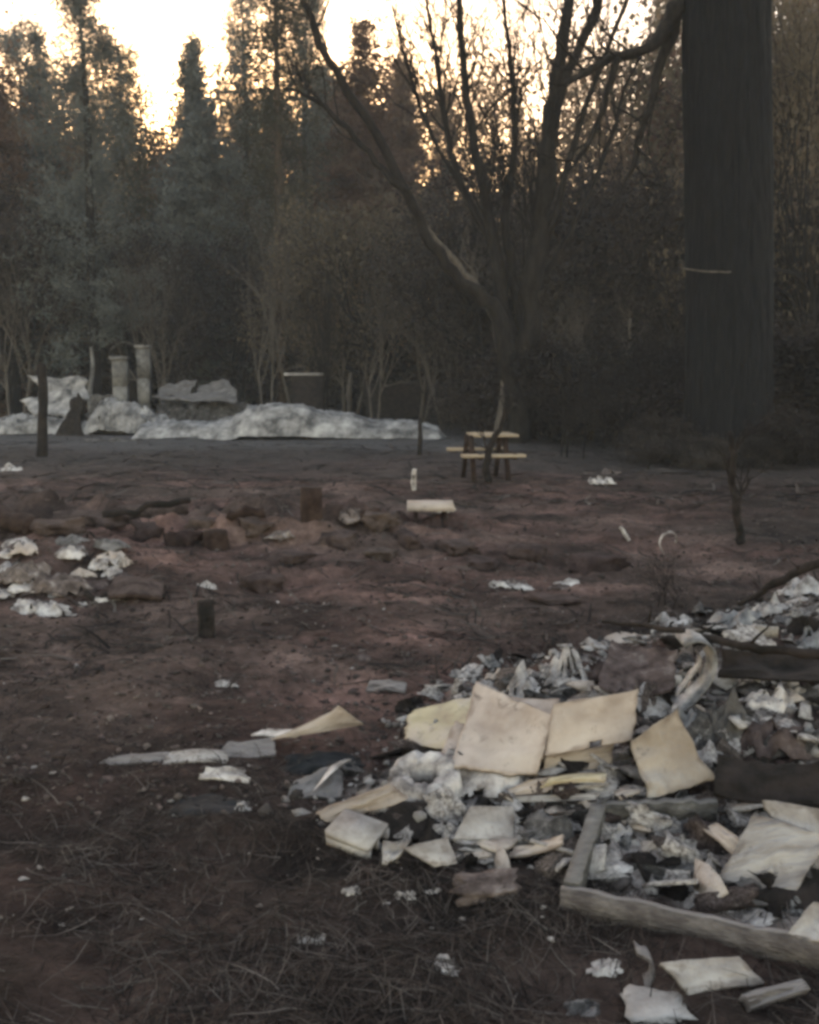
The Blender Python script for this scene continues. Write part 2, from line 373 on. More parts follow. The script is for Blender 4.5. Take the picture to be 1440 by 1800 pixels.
stash('tallt', make_broad('leafy_tree', 18, 27, 'leaf_brown', n=12, spread=.45, leaf=.2, stems=2, wide=.4, rad=.011), 18)
stash('tallo', make_broad('leafy_tree', 18, 26, 'leaf_olive', n=24, spread=.5, leaf=.24, stems=1, wide=.5, rad=.012), 18)
stash('bare0', make_broad('bare_tree', 9, 31, 'leaf_dark', leafy=False, lvl=5, stems=2), 9)
stash('bare1', make_broad('bare_tree', 9, 32, 'leaf_dark', leafy=False, lvl=5, stems=3, wide=.35), 9)
stash('barep', make_broad('bare_tree', 9, 35, 'leaf_dark', leafy=False, lvl=4, stems=2, wide=.4, barkm='bark_pale', rad=.013), 9)
stash('brush', make_broad('burned_shrub', 3, 33, 'leaf_dark', leafy=False, lvl=4, stems=4, wide=.7, rad=.012), 3)
stash('brushl', make_broad('leafy_shrub', 3, 34, 'leaf_dark', leafy=True, lvl=4, stems=4, wide=.8, rad=.012, n=16, leaf=.09, spread=.16), 3)
def put(k, px, Yd, ytop, label, cat, group=None, rz=None, sx=1.0):
    P = PROTO[k]
    o = P[0] if not P[2] else copy_tree(P[0]); P[2] = True
    x = at(px, HZ, Yd).x; z = hz(x, Yd) - .05; top = at(px, ytop, Yd).z
    s = max(.15, (top - z) / P[1])
    o.location = (x, Yd, z); o.scale = (s * sx, s * sx, s); o.rotation_euler.z = random.Random(px * 7 + Yd).random() * 6.28 if rz is None else rz
    tag(o, label, cat, group)
    return o
# named trees, left to right
put('pine2', 60, 46, 30, 'broad ragged pine filling the upper left corner', 'pine tree', sx=1.0)
put('pine2', 440, 44, -80, 'ragged dark pine just left of the sparse pine with the warm trunk', 'pine tree', sx=.7)
put('pine2', 548, 47, -40, 'ragged dark pine just right of the sparse pine with the warm trunk', 'pine tree', sx=.7)
put('firb', 700, 52, 110, 'brown conifer right of the pointed brown conifer', 'conifer', sx=1.3)
put('pine2', 1375, 40, -80, 'ragged dark pine just right of the massive trunk', 'pine tree', sx=.8)
put('pine2', 168, 33, -60, 'tall dark pine with ragged crown rising out of the frame above the white chimney ruins', 'pine tree', sx=1.0)
put('fir1', 95, 44, 60, 'fir with thin yellowish top left of the tall dark pine', 'fir tree')
put('firb', 10, 40, 90, 'brownish conifer cut by the left edge of the view', 'conifer', sx=1.5)
put('pine0', 232, 47, 70, 'bushy conifer with rounded top just right of the tall dark pine', 'conifer', sx=1.1)
put('fir2', 355, 42, 75, 'dense dark green fir with pointed top in front of the bright sky gap', 'fir tree', sx=1.0)
put('pine0', 497, 38, -120, 'tall sparse pine with warm brown trunk and sky showing through its crown', 'pine tree', sx=.95)
put('firb', 640, 46, 45, 'brown pointed conifer behind the leaning curved stem', 'conifer', sx=1.5)
put('fir0', 575, 55, 120, 'grey fir between the sparse brown pine and the pointed brown conifer', 'fir tree')
put('pine1', 700, 60, 140, 'distant pine behind the fan of bare branches', 'pine tree')
put('bare1', 575, 30, 420, 'thin bare sapling with straight dark stem behind the middle of the ash mound', 'bare tree', sx=.4)
put('pine1', 1155, 44, -40, 'slim pine with leafy specks of sky left of the massive trunk', 'pine tree', sx=.8)
put('oako', 1415, 27, -80, 'olive and brown leafy tree right of the massive trunk', 'leafy tree', sx=.55)
put('oakb', 1470, 32, -40, 'rust brown tree at the right edge behind the olive tree', 'leafy tree', sx=.6)
for i_, (px_, Y_, yt_, k_, sx_) in enumerate([(1055, 44, 40, 'tallt', .5), (1120, 50, 100, 'tallt', .6), (1185, 46, 90, 'tallt', .5), (980, 52, 60, 'tallt', .7), (890, 55, 60, 'tallt', .7), (800, 58, 120, 'tallt', .6), (60, 46, 110, 'tallo', .8), (680, 54, 60, 'tallb', .6), (1385, 36, -120, 'tallb', .8), (1440, 40, -160, 'tallo', .8), (440, 56, 150, 'tallb', .7), (-20, 44, 60, 'tallb', .8), (245, 50, 150, 'tallb', .6)]):
    put(k_, px_, Y_, yt_, 'tall thinly leafed brown tree against the glowing sky', 'tree', 'tall thinly leafed trees against the sky', sx=sx_)
# understorey and the far wall of forest
rnd = random.Random(5)
for i, (px, Yd, yt, k) in enumerate([(30, 36, 300, 'oakd'), (120, 40, 330, 'oako'), (250, 38, 380, 'oakd'), (330, 46, 400, 'oakd2'), (420, 40, 400, 'oakd'), (500, 42, 430, 'oakb'), (560, 38, 420, 'oako'),
        (640, 36, 400, 'oakb'), (690, 34, 330, 'oako'), (740, 38, 380, 'oakb'), (800, 36, 330, 'oakd'), (860, 30, 330, 'oakd2'), (930, 32, 290, 'oakd'), (1000, 34, 330, 'oakd2'), (1060, 30, 320, 'oakd'),
        (1130, 33, 330, 'oakd2'), (1190, 30, 310, 'oakd'), (1360, 30, 330, 'oakb'), (1430, 28, 300, 'oakd'), (-40, 34, 260, 'oakd2')]):
    nm = {'oakd': 'dark scorched tree in the understorey behind the clearing', 'oakd2': 'dark spreading tree in the understorey behind the clearing', 'oakb': 'brown scorched tree in the understorey behind the clearing', 'oako': 'olive brown tree in the understorey behind the clearing'}[k]
    put(k, px, Yd, yt, nm, 'tree', {'oakd': 'dark understorey trees', 'oakd2': 'dark spreading understorey trees', 'oakb': 'brown understorey trees', 'oako': 'olive understorey trees'}[k])
for row, (Yd, y0, y1, step) in enumerate([(56, 150, 330, 85), (72, 110, 300, 70), (92, 90, 280, 60)]):
    px = -140 + row * 25
    while px < 1600:
        yt = rnd.uniform(y0, y1)
        if 262 < px < 320: yt = rnd.uniform(250, 330)
        if 690 < px < 1210: yt = rnd.uniform(270, 380)
        k = rnd.choice(['fir0', 'fir1', 'firb', 'fir2', 'pine1', 'oakb', 'oako'] if row else ['fir0', 'oakb', 'fir1', 'oako', 'firb'])
        sh = 'far brown or olive leafy tree in the forest wall' if k[0] == 'o' else 'far conifer in the forest wall'
        put(k, px, Yd + rnd.uniform(-5, 5), yt, sh, 'tree', 'far leafy trees of the forest wall' if k[0] == 'o' else 'far conifers of the forest wall', sx=1.1)
        px += step * rnd.uniform(.7, 1.3)

for i_, (px_, Y_, yt_, sx_) in enumerate([(470, 33, 330, .5), (530, 36, 250, .5), (610, 34, 380, .6), (660, 31, 420, .6), (740, 32, 400, .7), (790, 30, 430, .6), (1110, 28, 420, .6), (1040, 26, 500, .9), (970, 27, 520, .9), (20, 32, 380, .6), (260, 34, 400, .6), (310, 36, 420, .5)]):
    put('barep', px_, Y_, yt_, 'pale bare thin tree standing before the dark wall of forest', 'bare tree', 'pale bare trees before the forest', sx=sx_)
# the multi-stemmed bare tree in the middle: stems follow the photograph's, fine branches grow off them
def px_path(pts, Y0, Y1=None):
    n = len(pts); Y1 = Y1 or Y0
    return [at(p[0], p[1], Y0 + (Y1 - Y0) * i / (n - 1)) for i, p in enumerate(pts)]
def smooth_path(P, R, k=4):
    Q = []; S = []
    n = len(P)
    for i in range(n - 1):
        p0, p1, p2, p3 = P[max(i - 1, 0)], P[i], P[i + 1], P[min(i + 2, n - 1)]
        for j in range(k):
            t = j / k
            Q.append(.5 * ((2 * p1) + (p2 - p0) * t + (2 * p0 - 5 * p1 + 4 * p2 - p3) * t * t + (3 * p1 - p0 - 3 * p2 + p3) * t ** 3)); S.append(R[i] * (1 - t) + R[i + 1] * t)
    Q.append(P[-1]); S.append(R[-1]); return Q, S
def stem(root, pts, widths, Y0, Y1, m, seed, twigs=10, tl=1.6, name='stem', from_=.35, spread=.35):
    rg = np.random.default_rng(seed)
    P = px_path(pts, Y0, Y1); R = [wd / 2 * p.y / F * (.8 if root.name.startswith('multi') else 1) for wd, p in zip(widths, P)]
    base = root.location
    P = [p - base for p in P]
    Q, S = smooth_path(P, R); Q = [q + Vector(rg.normal(size=3)) * S[i] * .25 for i, q in enumerate(Q)]
    mb = MB(); mb.tube(Q, S, 8, wob=.15, seed=seed)
    if twigs:
        tb = mb; tips = []
        for i in range(int(twigs * 1.8)):
            j = int(len(Q) * (from_ + (1 - from_) * rg.random())); j = min(j, len(Q) - 2)
            d = (Q[j + 1] - Q[j]).normalized() * .9 + Vector(rg.normal(size=3)) * spread + Vector((0, 0, .5))
            branch_rec(rg, tb, Q[j], d, tl * (.6 + .7 * rg.random()), min(S[j] * .45, .035), 2, tips, 4, .4)
    return mb.build(name, M[m], root, smooth=True)
gp = g(905, 778)
D = empty('multi_stemmed_tree', (gp.x, gp.y, gp.z))
tag(D, 'bare tree with many stems fanning up from one base behind the picnic table', 'bare tree')
y0 = gp.y
stem(D, [(915, 785), (912, 720), (915, 640), (930, 520), (948, 400), (962, 290), (970, 190), (985, 90), (1005, -30)], [60, 50, 48, 46, 46, 42, 34, 26, 20], y0, y0 + .3, 'bark', 1, 16, 1.8)
stem(D, [(905, 720), (890, 620), (868, 540), (810, 495), (760, 430), (715, 340), (665, 240), (612, 160), (570, 90), (540, 20), (525, -50)], [46, 40, 34, 28, 24, 22, 20, 19, 17, 14, 12], y0, y0 - 1.2, 'bark', 2, 3, 1.3, from_=.7)
stem(D, [(905, 700), (882, 610), (862, 545), (820, 480), (770, 425), (735, 380)], [30, 26, 20, 16, 12, 8], y0 + .3, y0 + .6, 'bark_pale', 3, 2, 1)
stem(D, [(715, 340), (660, 285), (610, 225), (560, 180), (520, 160)], [16, 14, 12, 10, 6], y0 - .8, y0 - .4, 'bark', 4, 5, 1.2, name='limb')
stem(D, [(905, 680), (892, 560), (868, 430), (850, 320), (826, 200), (812, 90), (806, -40)], [36, 32, 26, 22, 18, 15, 13], y0, y0 + .8, 'bark', 5, 12, 1.6)
stem(D, [(925, 600), (900, 480), (890, 380), (905, 250), (898, 120), (882, -30)], [26, 22, 18, 14, 10, 7], y0 + .2, y0 + 1.2, 'bark', 6, 12, 1.5)
stem(D, [(940, 480), (975, 380), (1010, 250), (1055, 120), (1100, 10), (1115, -40)], [24, 16, 13, 11, 10, 8], y0 + .2, y0 - .5, 'bark', 7, 5, 1.3)
stem(D, [(868, 430), (812, 330), (782, 210), (765, 90), (745, -30)], [18, 15, 12, 9, 6], y0 + .5, y0 + 1.5, 'bark', 8, 14, 1.5)
stem(D, [(812, 330), (760, 240), (720, 130), (690, 10)], [12, 9, 7, 4], y0 + .9, y0 + 1.8, 'bark', 9, 12, 1.3)
stem(D, [(962, 290), (990, 150), (1040, 40), (1060, -40)], [20, 20, 22, 18], y0 + .2, y0 + .1, 'bark', 10, 8, 1.3)
stem(D, [(930, 520), (985, 440), (1030, 350), (1075, 240), (1100, 150), (1150, 60)], [18, 14, 11, 9, 7, 5], y0 + .5, y0 + 1.6, 'bark', 12, 10, 1.2)

# limbs of the massive trunk reach left; trunk with flared base
bp_ = g(1283, 812); TY = bp_.y
T = empty('massive_tree', (bp_.x, bp_.y, bp_.z)); tag(T, 'massive straight dark trunk filling the right side of the view from ground to top', 'tree')
def trunk_mesh():
    mb = MB(); k = 150; zs = np.concatenate([np.linspace(-.4, 3.5, 90), np.linspace(3.54, 16, 200)])
    r0 = 67 * TY / F
    Zs, J = np.meshgrid(zs, np.arange(k), indexing='ij'); A = 2 * np.pi * J / k
    fl = 1 + .20 * np.exp(-np.maximum(Zs, 0) / .45) * (1 + .5 * np.sin(5 * A + 1)); r = r0 * (1.03 - .006 * Zs) * fl
    cx_, cy_ = np.cos(A), np.sin(A)
    warp_ = fbm(A * 2.2, Zs * .9, 7) * .5                      # bark plates: deep upright furrows broken across
    n1 = np.abs(fbm(cx_ * 6.5 + warp_, cy_ * 6.5 + Zs * .55 + warp_, 3, 3)); n2 = fbm(cx_ * 14, cy_ * 14 + Zs * 2.2, 9, 3)
    rr = r + .16 * np.minimum(n1, .25) + .03 * n2 + .06 * fbm(cx_ * 1.2, Zs * .35 + cy_, 5, 2)
    V = np.stack([rr * cx_ - .052 * Zs, rr * cy_, Zs], -1).reshape(-1, 3)
    n = len(zs); ii_ = np.arange(n * k).reshape(n, k); i2 = np.roll(ii_, -1, axis=1)
    mb.add(V, np.stack([ii_[:-1], i2[:-1], i2[1:], ii_[1:]], -1).reshape(-1, 4))
    return mb
trunk_mesh().build('trunk', M['bark_big'], T, smooth=True)
stem(T, [(1250, -40), (1190, 25), (1150, 78), (1085, 100), (1040, 120), (1005, 140), (992, 150)], [34, 30, 20, 15, 14, 11, 5], TY + .2, TY - .3, 'bark', 21, 5, 1.0, name='limb')
stem(T, [(1220, -30), (1180, 60), (1155, 140), (1130, 220), (1112, 290), (1095, 330)], [22, 19, 16, 12, 10, 6], TY + .3, TY + .1, 'bark', 22, 4, .8, name='limb')
stem(T, [(1285, 478), (1240, 477), (1195, 471)], [3, 3, 2], TY - .9, TY - .9, 'bark_pale', 23, 0, name='dead_twig')
stem(T, [(1085, 100), (1060, 190), (1030, 260), (1000, 300)], [12, 11, 9, 5], TY - .1, TY, 'bark', 24, 3, .7, name='limb')

# burned shrubs and saplings at the edge of the clearing
def shrub(px, pb, yt, k, label, cat, group=None, sx=1.2):
    p = g(px, pb); o = put(k, px, p.y, yt, label, cat, group, sx=sx); return o
shrub(1005, 806, 600, 'brush', 'charred shrub with crooked dark trunk between the picnic table and the massive trunk', 'shrub', sx=.9)
shrub(1065, 790, 560, 'brush', 'twiggy burned shrub left of the pale sapling', 'shrub', sx=1)
shrub(955, 775, 590, 'brushl', 'dark leafy shrub right of the multi stemmed base', 'shrub')
shrub(1150, 785, 470, 'brush', 'tall twiggy burned shrub leaning beside the massive trunk', 'shrub', sx=.9)
shrub(1180, 1065, 945, 'brush', 'small scorched bush holding a white curl above the debris pile', 'shrub', sx=.9)
shrub(870, 760, 640, 'brushl', 'low dark bush behind the picnic table', 'shrub')
for i, (px, pb, yt) in enumerate([(20, 731, 520), (110, 730, 490), (330, 728, 540), (240, 726, 560), (600, 728, 590), (680, 735, 560), (740, 738, 580), (800, 742, 575), (1190, 812, 730), (1250, 822, 765), (1330, 822, 760), (1385, 815, 720), (1230, 780, 600), (1400, 800, 560), (1440, 790, 600), (1360, 795, 640), (1100, 765, 560), (450, 727, 560), (-30, 728, 500), (180, 728, 540)]):
    shrub(px, pb, yt, 'brushl', 'dark bushy undergrowth at the far edge of the clearing', 'shrub', 'dark undergrowth bushes along the clearing edge', sx=1.5)
def pole(name, pts, widths, pb, m, label, cat, seed, twigs=0, tl=.4):
    p = g(*pb); r = empty(name, p) if twigs else None
    if twigs:
        stem(r, pts, widths, p.y, p.y, m, seed, twigs, tl, name='trunk', from_=.3); tag(r, label, cat); return r
    P = px_path(pts, p.y); R = [wd / 2 * p.y / F for wd in widths]; Q, S = smooth_path(P, R)
    mb = MB(); mb.tube(Q, S, 8, wob=.2, seed=seed); return tag(mb.build(name, M[m], smooth=True, loc=p), label, cat)
# burned little tree at the left, bushy crown on a thin black stem
pole('burned_post', [(74, 803), (75, 740), (76, 690), (73, 640)], [20, 17, 17, 15], (74, 803), 'char_or_shade', 'thin black burned post standing before the white ruins on the left', 'post', 51)
pole('sapling', [(1100, 770), (1098, 700), (1102, 640), (1108, 560)], [8, 8, 7, 4], (1100, 772), 'bark_pale', 'thin pale sapling stem between the burned shrubs and the massive trunk', 'sapling', 52, 4, .6)
pole('burned_sapling', [(1303, 955), (1298, 920), (1292, 870), (1290, 815), (1284, 760)], [18, 15, 14, 12, 8], (1303, 957), 'char_or_shade', 'slender charred sapling standing in front of the massive trunk base', 'sapling', 53, 3, .4)
pole('dead_stick', [(737, 800), (739, 770), (738, 735)], [9, 8, 6], (737, 800), 'char_or_shade', 'short black stick upright before the right end of the ash mound', 'stick', 54)
pole('pale_stake', [(728, 862), (727, 845), (729, 824)], [9, 10, 8], (728, 862), 'plaster', 'small pale stake upright in the clearing before the ash mound', 'stake', 55)
pole('bent_branch', [(858, 850), (854, 815), (866, 775), (882, 748), (888, 715)], [16, 14, 12, 9, 5], (858, 852), 'char_or_shade', 'black curved branch standing in front of the picnic table', 'branch', 56, 2, .3)
pole('pale_snag', [(874, 775), (880, 735), (885, 700), (884, 665)], [16, 16, 13, 6], (874, 778), 'bark_pale', 'short pale snag rising behind the picnic table', 'snag', 57)
pole('white_stick', [(1106, 950), (1098, 938), (1091, 926)], [7, 7, 6], (1106, 952), 'plaster', 'short white stick leaning in the clearing left of the white curl', 'stick', 58)

# ---------------------------------------------------------------- sheets, boards, lumps
def board(name, q, m, label, cat, group=None, lifts=(0, 0, 0, 0), th=.012, n=34, warp=.02, jag=.03, seed=0, parent=None, hole=None):
    """q: bottom-left, bottom-right, top-right, top-left as seen; each corner rests 'lift' metres above the ground"""
    rg = np.random.default_rng(seed + 100)
    C = [np.array(g(px, py, lf)) for (px, py), lf in zip(q, lifts)]
    if isinstance(hole, str): hole = None
    U, Vv = np.meshgrid(np.linspace(0, 1, n), np.linspace(0, 1, n))
    sz = np.linalg.norm(C[1] - C[0]); sy = np.linalg.norm(C[3] - C[0])
    U2 = U + jag * fbm(Vv * 6 + seed, U * 2, seed, 5) * .5; V2 = Vv + jag * fbm(U * 6, Vv * 2 + seed, seed + 9, 5) * .5
    P = (C[0] * ((1 - U2) * (1 - V2))[..., None] + C[1] * (U2 * (1 - V2))[..., None] + C[2] * (U2 * V2)[..., None] + C[3] * ((1 - U2) * V2)[..., None])
    nrm = np.cross(C[1] - C[0], C[3] - C[0]); nrm /= np.linalg.norm(nrm)
    if nrm[2] < 0: nrm = -nrm
    D_ = warp * (fbm(U * 1.6 + seed, Vv * 1.6, seed + 3, 3)) * 1.0 + warp * .5 * rg.normal() * (U - .5) ** 2 * 4
    D_ = D_ + warp * .9 * (.12 - np.abs(fbm(U * 1.3 + seed * 3, Vv * 1.5, seed + 13, 2)))   # a crease
    P = P + nrm * D_[..., None]
    top = P.reshape(-1, 3); bot = top - nrm * th
    i = np.arange(n * n).reshape(n, n)
    qd = np.stack([i[:-1, :-1], i[:-1, 1:], i[1:, 1:], i[1:, :-1]], -1)
    keep = np.ones((n - 1, n - 1), bool)
    if hole: keep[hole[0]:hole[1], hole[2]:hole[3]] = False
    qd_ = qd[keep]
    edges = {}
    for f in qd_:
        for a, b in ((0, 1), (1, 2), (2, 3), (3, 0)):
            e = (int(f[a]), int(f[b])); 
            if (e[1], e[0]) in edges: del edges[(e[1], e[0])]
            else: edges[e] = 1
    N = n * n
    side = np.array([[b, a, a + N, b + N] for (a, b) in edges])
    ed = np.minimum(np.minimum(U, 1 - U) * sz, np.minimum(Vv, 1 - Vv) * sy)          # scorched, sooty edges and smears
    wr = 1 - .35 * (1 - sst(0, .02, ed + .03 * fbm(U * 6 + seed, Vv * 6, seed + 21, 3))) * (.4 + .6 * sst(-.2, .2, fbm(U * 3 + seed, Vv * 3, seed + 5, 2)))
    wr = wr * (1 - .16 * sst(.0, .5, fbm(U * 2.6 + 3 * seed, Vv * 3.1, seed + 31, 4)))
    wc = np.stack([wr, wr ** 1.12, wr ** 1.2], -1).reshape(-1, 3)
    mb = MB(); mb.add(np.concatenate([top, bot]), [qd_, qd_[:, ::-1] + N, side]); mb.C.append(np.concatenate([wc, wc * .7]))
    c = Vector(np.mean(C, axis=0))
    o = mb.build(name, M[m], parent, smooth=False, loc=None if parent else c)
    if parent is None: tag(o, label, cat, group)
    return o
def crumple_mesh(wx, wy, wz, seed, n=16, th=.006, holes=.12, ridge=1.0):
    rg = np.random.default_rng(seed)
    U, V_ = np.meshgrid(np.linspace(-1, 1, n), np.linspace(-1, 1, n))
    r = np.sqrt(U ** 2 + V_ ** 2)
    x = U * (1 + .35 * fbm(V_ * 2 + 5, U * 2 + seed, seed, 3)); y = V_ * (1 + .35 * fbm(U * 2, V_ * 2 + seed, seed + 7, 3))
    z = (1 - np.clip(r, 0, 1.3) ** 2 * .6) + ridge * 1.1 * (np.abs(fbm(U * 1.5 + 9, V_ * 1.5 + seed, seed + 2, 3)) * 2 - .4) + .07 * rg.normal(size=U.shape) * ridge
    z = z * (1 - .75 * sst(.75, 1.25, r)); z = np.maximum(z, -.1 + .05 * rg.random(U.shape))
    P = np.stack([x * wx / 2 + rg.normal(size=U.shape) * wx * .012, y * wy / 2, z * wz * .55], -1).reshape(-1, 3)
    i = np.arange(n * n).reshape(n, n); qd = np.stack([i[:-1, :-1], i[:-1, 1:], i[1:, 1:], i[1:, :-1]], -1).reshape(-1, 4)
    cx = U[:-1, :-1].ravel(); cy = V_[:-1, :-1].ravel()
    keep = (fbm(cx * 3 + 3, cy * 3 + seed, seed + 5, 2) > -.55 + holes) & (cx ** 2 + cy ** 2 < 1.5 + .8 * fbm(cx * 2, cy * 2, seed + 8, 2))
    qd = qd[keep]
    N = n * n; edges = {}
    for f in qd:
        for a, b in ((0, 1), (1, 2), (2, 3), (3, 0)):
            e = (int(f[a]), int(f[b]))
            if (e[1], e[0]) in edges: del edges[(e[1], e[0])]
            else: edges[e] = 1
    side = np.array([[b, a, a + N, b + N] for (a, b) in edges])
    mb = MB(); mb.add(np.concatenate([P, P - [0, 0, th]]), [qd, qd[:, ::-1] + N, side]); return mb
def lump(name, x0, x1, yt, yb, m, label, cat, seed, group=None, dep=.7, holes=.12, rz=0, n=16, ridge=1.0, smooth=False):
    p = g((x0 + x1) / 2, yb - (yb - yt) * .25); d = (p - Vector((0, 0, CH))).length
    wx = (x1 - x0) * d / F; v = (yb - yt) * d / F; wy = wx * dep; s = CH / d
    wz = max(.45 * v, v - wy * s)
    o = crumple_mesh(wx, wy, wz, seed, n, holes=holes, ridge=ridge).build(name, M[m], smooth=smooth)
    o.location = (p.x, p.y, p.z - .01); o.rotation_euler.z = rz
    return tag(o, label, cat, group)
def solid_chunk(seed, size=(1, 1, 1), cuts=2):
    """broken angular solid: a box with bevel, cut and roughened"""
    bm = bmesh.new(); bmesh.ops.create_cube(bm, size=1)
    rg = np.random.default_rng(seed)
    for v in bm.verts: v.co += Vector(rg.normal(size=3)) * .11
    bmesh.ops.subdivide_edges(bm, edges=bm.edges[:], cuts=5, use_grid_fill=True)
    for v in bm.verts:
        v.co *= 1 + .5 * float(fbm(v.co.x * 3 + seed + v.co.z * 2, v.co.y * 3 + v.co.z * 2.7, seed, 4)); v.co += Vector(rg.normal(size=3)) * .02
        v.co = Vector((v.co.x * size[0], v.co.y * size[1], v.co.z * size[2]))
    V = np.array([v.co[:] for v in bm.verts]); Fq = [[v.index for v in f.verts] for f in bm.faces]; bm.verts.index_update()
    Fq = np.array([[v.index for v in f.verts] for f in bm.faces]); bm.free()
    mb = MB(); mb.add(V, Fq); return mb
def solid(name, x0, x1, yt, yb, m, label, cat, seed, rz=0, dep=.8, group=None, bury=.15):
    p = g((x0 + x1) / 2, yb); d = (p - Vector((0, 0, CH))).length
    wx = (x1 - x0) * d / F; h = (yb - yt) * d / F; wy = wx * dep
    h = max(.4 * h, h - wy * CH / d)
    o = solid_chunk(seed, (wx, wy, h)).build(name, M[m])
    o.location = (p.x, p.y + wy * .4, p.z + h * (.5 - bury)); o.rotation_euler.z = rz
    return tag(o, label, cat, group)

# ---- the debris pile, right
board('ceiling_board', [(706, 1300), (880, 1345), (875, 1212), (718, 1244)], 'yellow', 'yellow stained board at the left tip of the cream boards in the pile', 'board', lifts=(.03, .07, .16, .13), seed=1, warp=.03, jag=.10)
board('plaster_board', [(792, 1352), (944, 1357), (975, 1258), (838, 1203)], 'cream', 'largest cream plasterboard sheet in the middle of the debris pile', 'board', lifts=(.08, .10, .20, .22), seed=2, warp=.025, jag=.07)
board('plaster_board', [(958, 1330), (1112, 1302), (1122, 1212), (972, 1238)], 'cream', 'flat cream board with torn right corner beside the largest plasterboard', 'board', lifts=(.14, .14, .24, .24), seed=3, warp=.015, jag=.05, hole=(0, 4, 16, 21))
board('ceiling_board', [(842, 1345), (975, 1330), (985, 1232), (860, 1222)], 'cream', 'cream board half hidden between the largest plasterboard and the flat board', 'board', lifts=(.05, .08, .17, .17), seed=61, warp=.015, jag=.04)
board('ceiling_board', [(770, 1345), (880, 1362), (890, 1290), (800, 1268)], 'cream', 'pinkish cream board under the left side of the largest plasterboard', 'board', lifts=(.05, .06, .10, .11), seed=62, warp=.02, jag=.06)
board('bent_sheet', [(1140, 1404), (1256, 1370), (1186, 1250), (1108, 1302)], 'tan', 'tan and grey bent panel right of the cream boards', 'panel', lifts=(.07, .08, .26, .22), seed=4, warp=.06, jag=.06)
board('char_or_shade_board', [(955, 1362), (1075, 1348), (1080, 1308), (960, 1330)], 'tan', 'brown board edge tucked under the flat cream board', 'board', lifts=(.04, .04, .09, .09), seed=5, warp=.02)
lump('torn_paper', 785, 940, 1285, 1400, 'plaster', 'crumpled grey sheet lying over the lower edge of the largest plasterboard', 'crumpled sheet', 6, dep=.8, holes=0, ridge=.35)
board('pale_strip', [(868, 1402), (962, 1392), (1005, 1362), (930, 1370)], 'cream', 'twisted pale strip below the largest plasterboard', 'strip', lifts=(.05, .06, .09, .08), seed=7, jag=.1)
board('yellow_strip', [(950, 1381), (1062, 1372), (1066, 1358), (965, 1366)], 'yellow', 'straight yellowish strip below the flat cream board', 'strip', lifts=(.09, .1, .12, .12), seed=8, th=.02)
board('pale_strip', [(880, 1412), (1048, 1406), (1055, 1394), (900, 1400)], 'greyboard', 'long narrow grey strip under the yellowish strip', 'strip', lifts=(.03, .05, .06, .04), seed=9, th=.015)
lump('torn_paper', 1062, 1152, 1360, 1402, 'cream', 'pinkish crumpled scrap between the yellowish strip and the bent panel', 'scrap', 10, holes=0, ridge=.6)
board('tile', [(796, 1474), (904, 1476), (904, 1417), (828, 1416)], 'greyboard', 'clean edged grey square tile below the debris pile middle', 'tile', lifts=(.05, .04, .08, .1), seed=11, jag=.02, warp=.004, th=.025)
board('broken_tile', [(766, 1524), (806, 1518), (788, 1470), (708, 1490)], 'greyboard', 'pale broken tile left of the grey square tile', 'tile', lifts=(.03, .03, .09, .08), seed=12, jag=.06, warp=.006, th=.015)
board('broken_tile', [(672, 1520), (700, 1510), (722, 1480), (672, 1484)], 'greyboard', 'small pale tile fragment between the block and the pale broken tile', 'tile', lifts=(.02, .02, .06, .05), seed=13, jag=.08, th=.015)
board('pale_board', [(600, 1442), (716, 1400), (690, 1372), (560, 1424)], 'cream', 'pale cream board slanting above the concrete block', 'board', lifts=(.04, .10, .13, .07), seed=14, jag=.12, warp=.03)
board('thin_plank', [(892, 1506), (990, 1484), (990, 1466), (905, 1490)], 'cream', 'thin pale plank pointing at the corner of the wooden frame', 'plank', lifts=(.02, .08, .10, .04), seed=15, th=.012, jag=.03)
# ring shaped lump with a hole
def ring_piece():
    p = g(748, 1390); d = (p - Vector((0, 0, CH))).length; R = 62 * d / F
    mb = MB(); k = 28; V = []
    rg = np.random.default_rng(4); ph = [(0.30, .0), (.42, .07), (.75, .085), (.95, .07), (1.05, .0), (.9, -.02), (.5, -.01)]
    for j in range(k):
        a = 2 * math.pi * j / k; w_ = 1 + .10 * float(fbm(math.cos(a) * 1.5 + 4, math.sin(a) * 1.5, 3, 3))
        for r, z in ph: V.append((R * r * w_ * math.cos(a), R * r * w_ * math.sin(a), z * (1 + .5 * rg.random()) * .9))
    m = len(ph)
    mb.add(np.array(V), np.array([[j * m + i, ((j + 1) % k) * m + i, ((j + 1) % k) * m + (i + 1) % m, j * m + (i + 1) % m] for j in range(k) for i in range(m)]))
    o = mb.build('broken_ring', M['plaster']); o.location = p; o.rotation_euler = (.25, -.1, .2)
    tag(o, 'round grey broken piece with a dark hole left of the largest plasterboard', 'ring')
ring_piece()
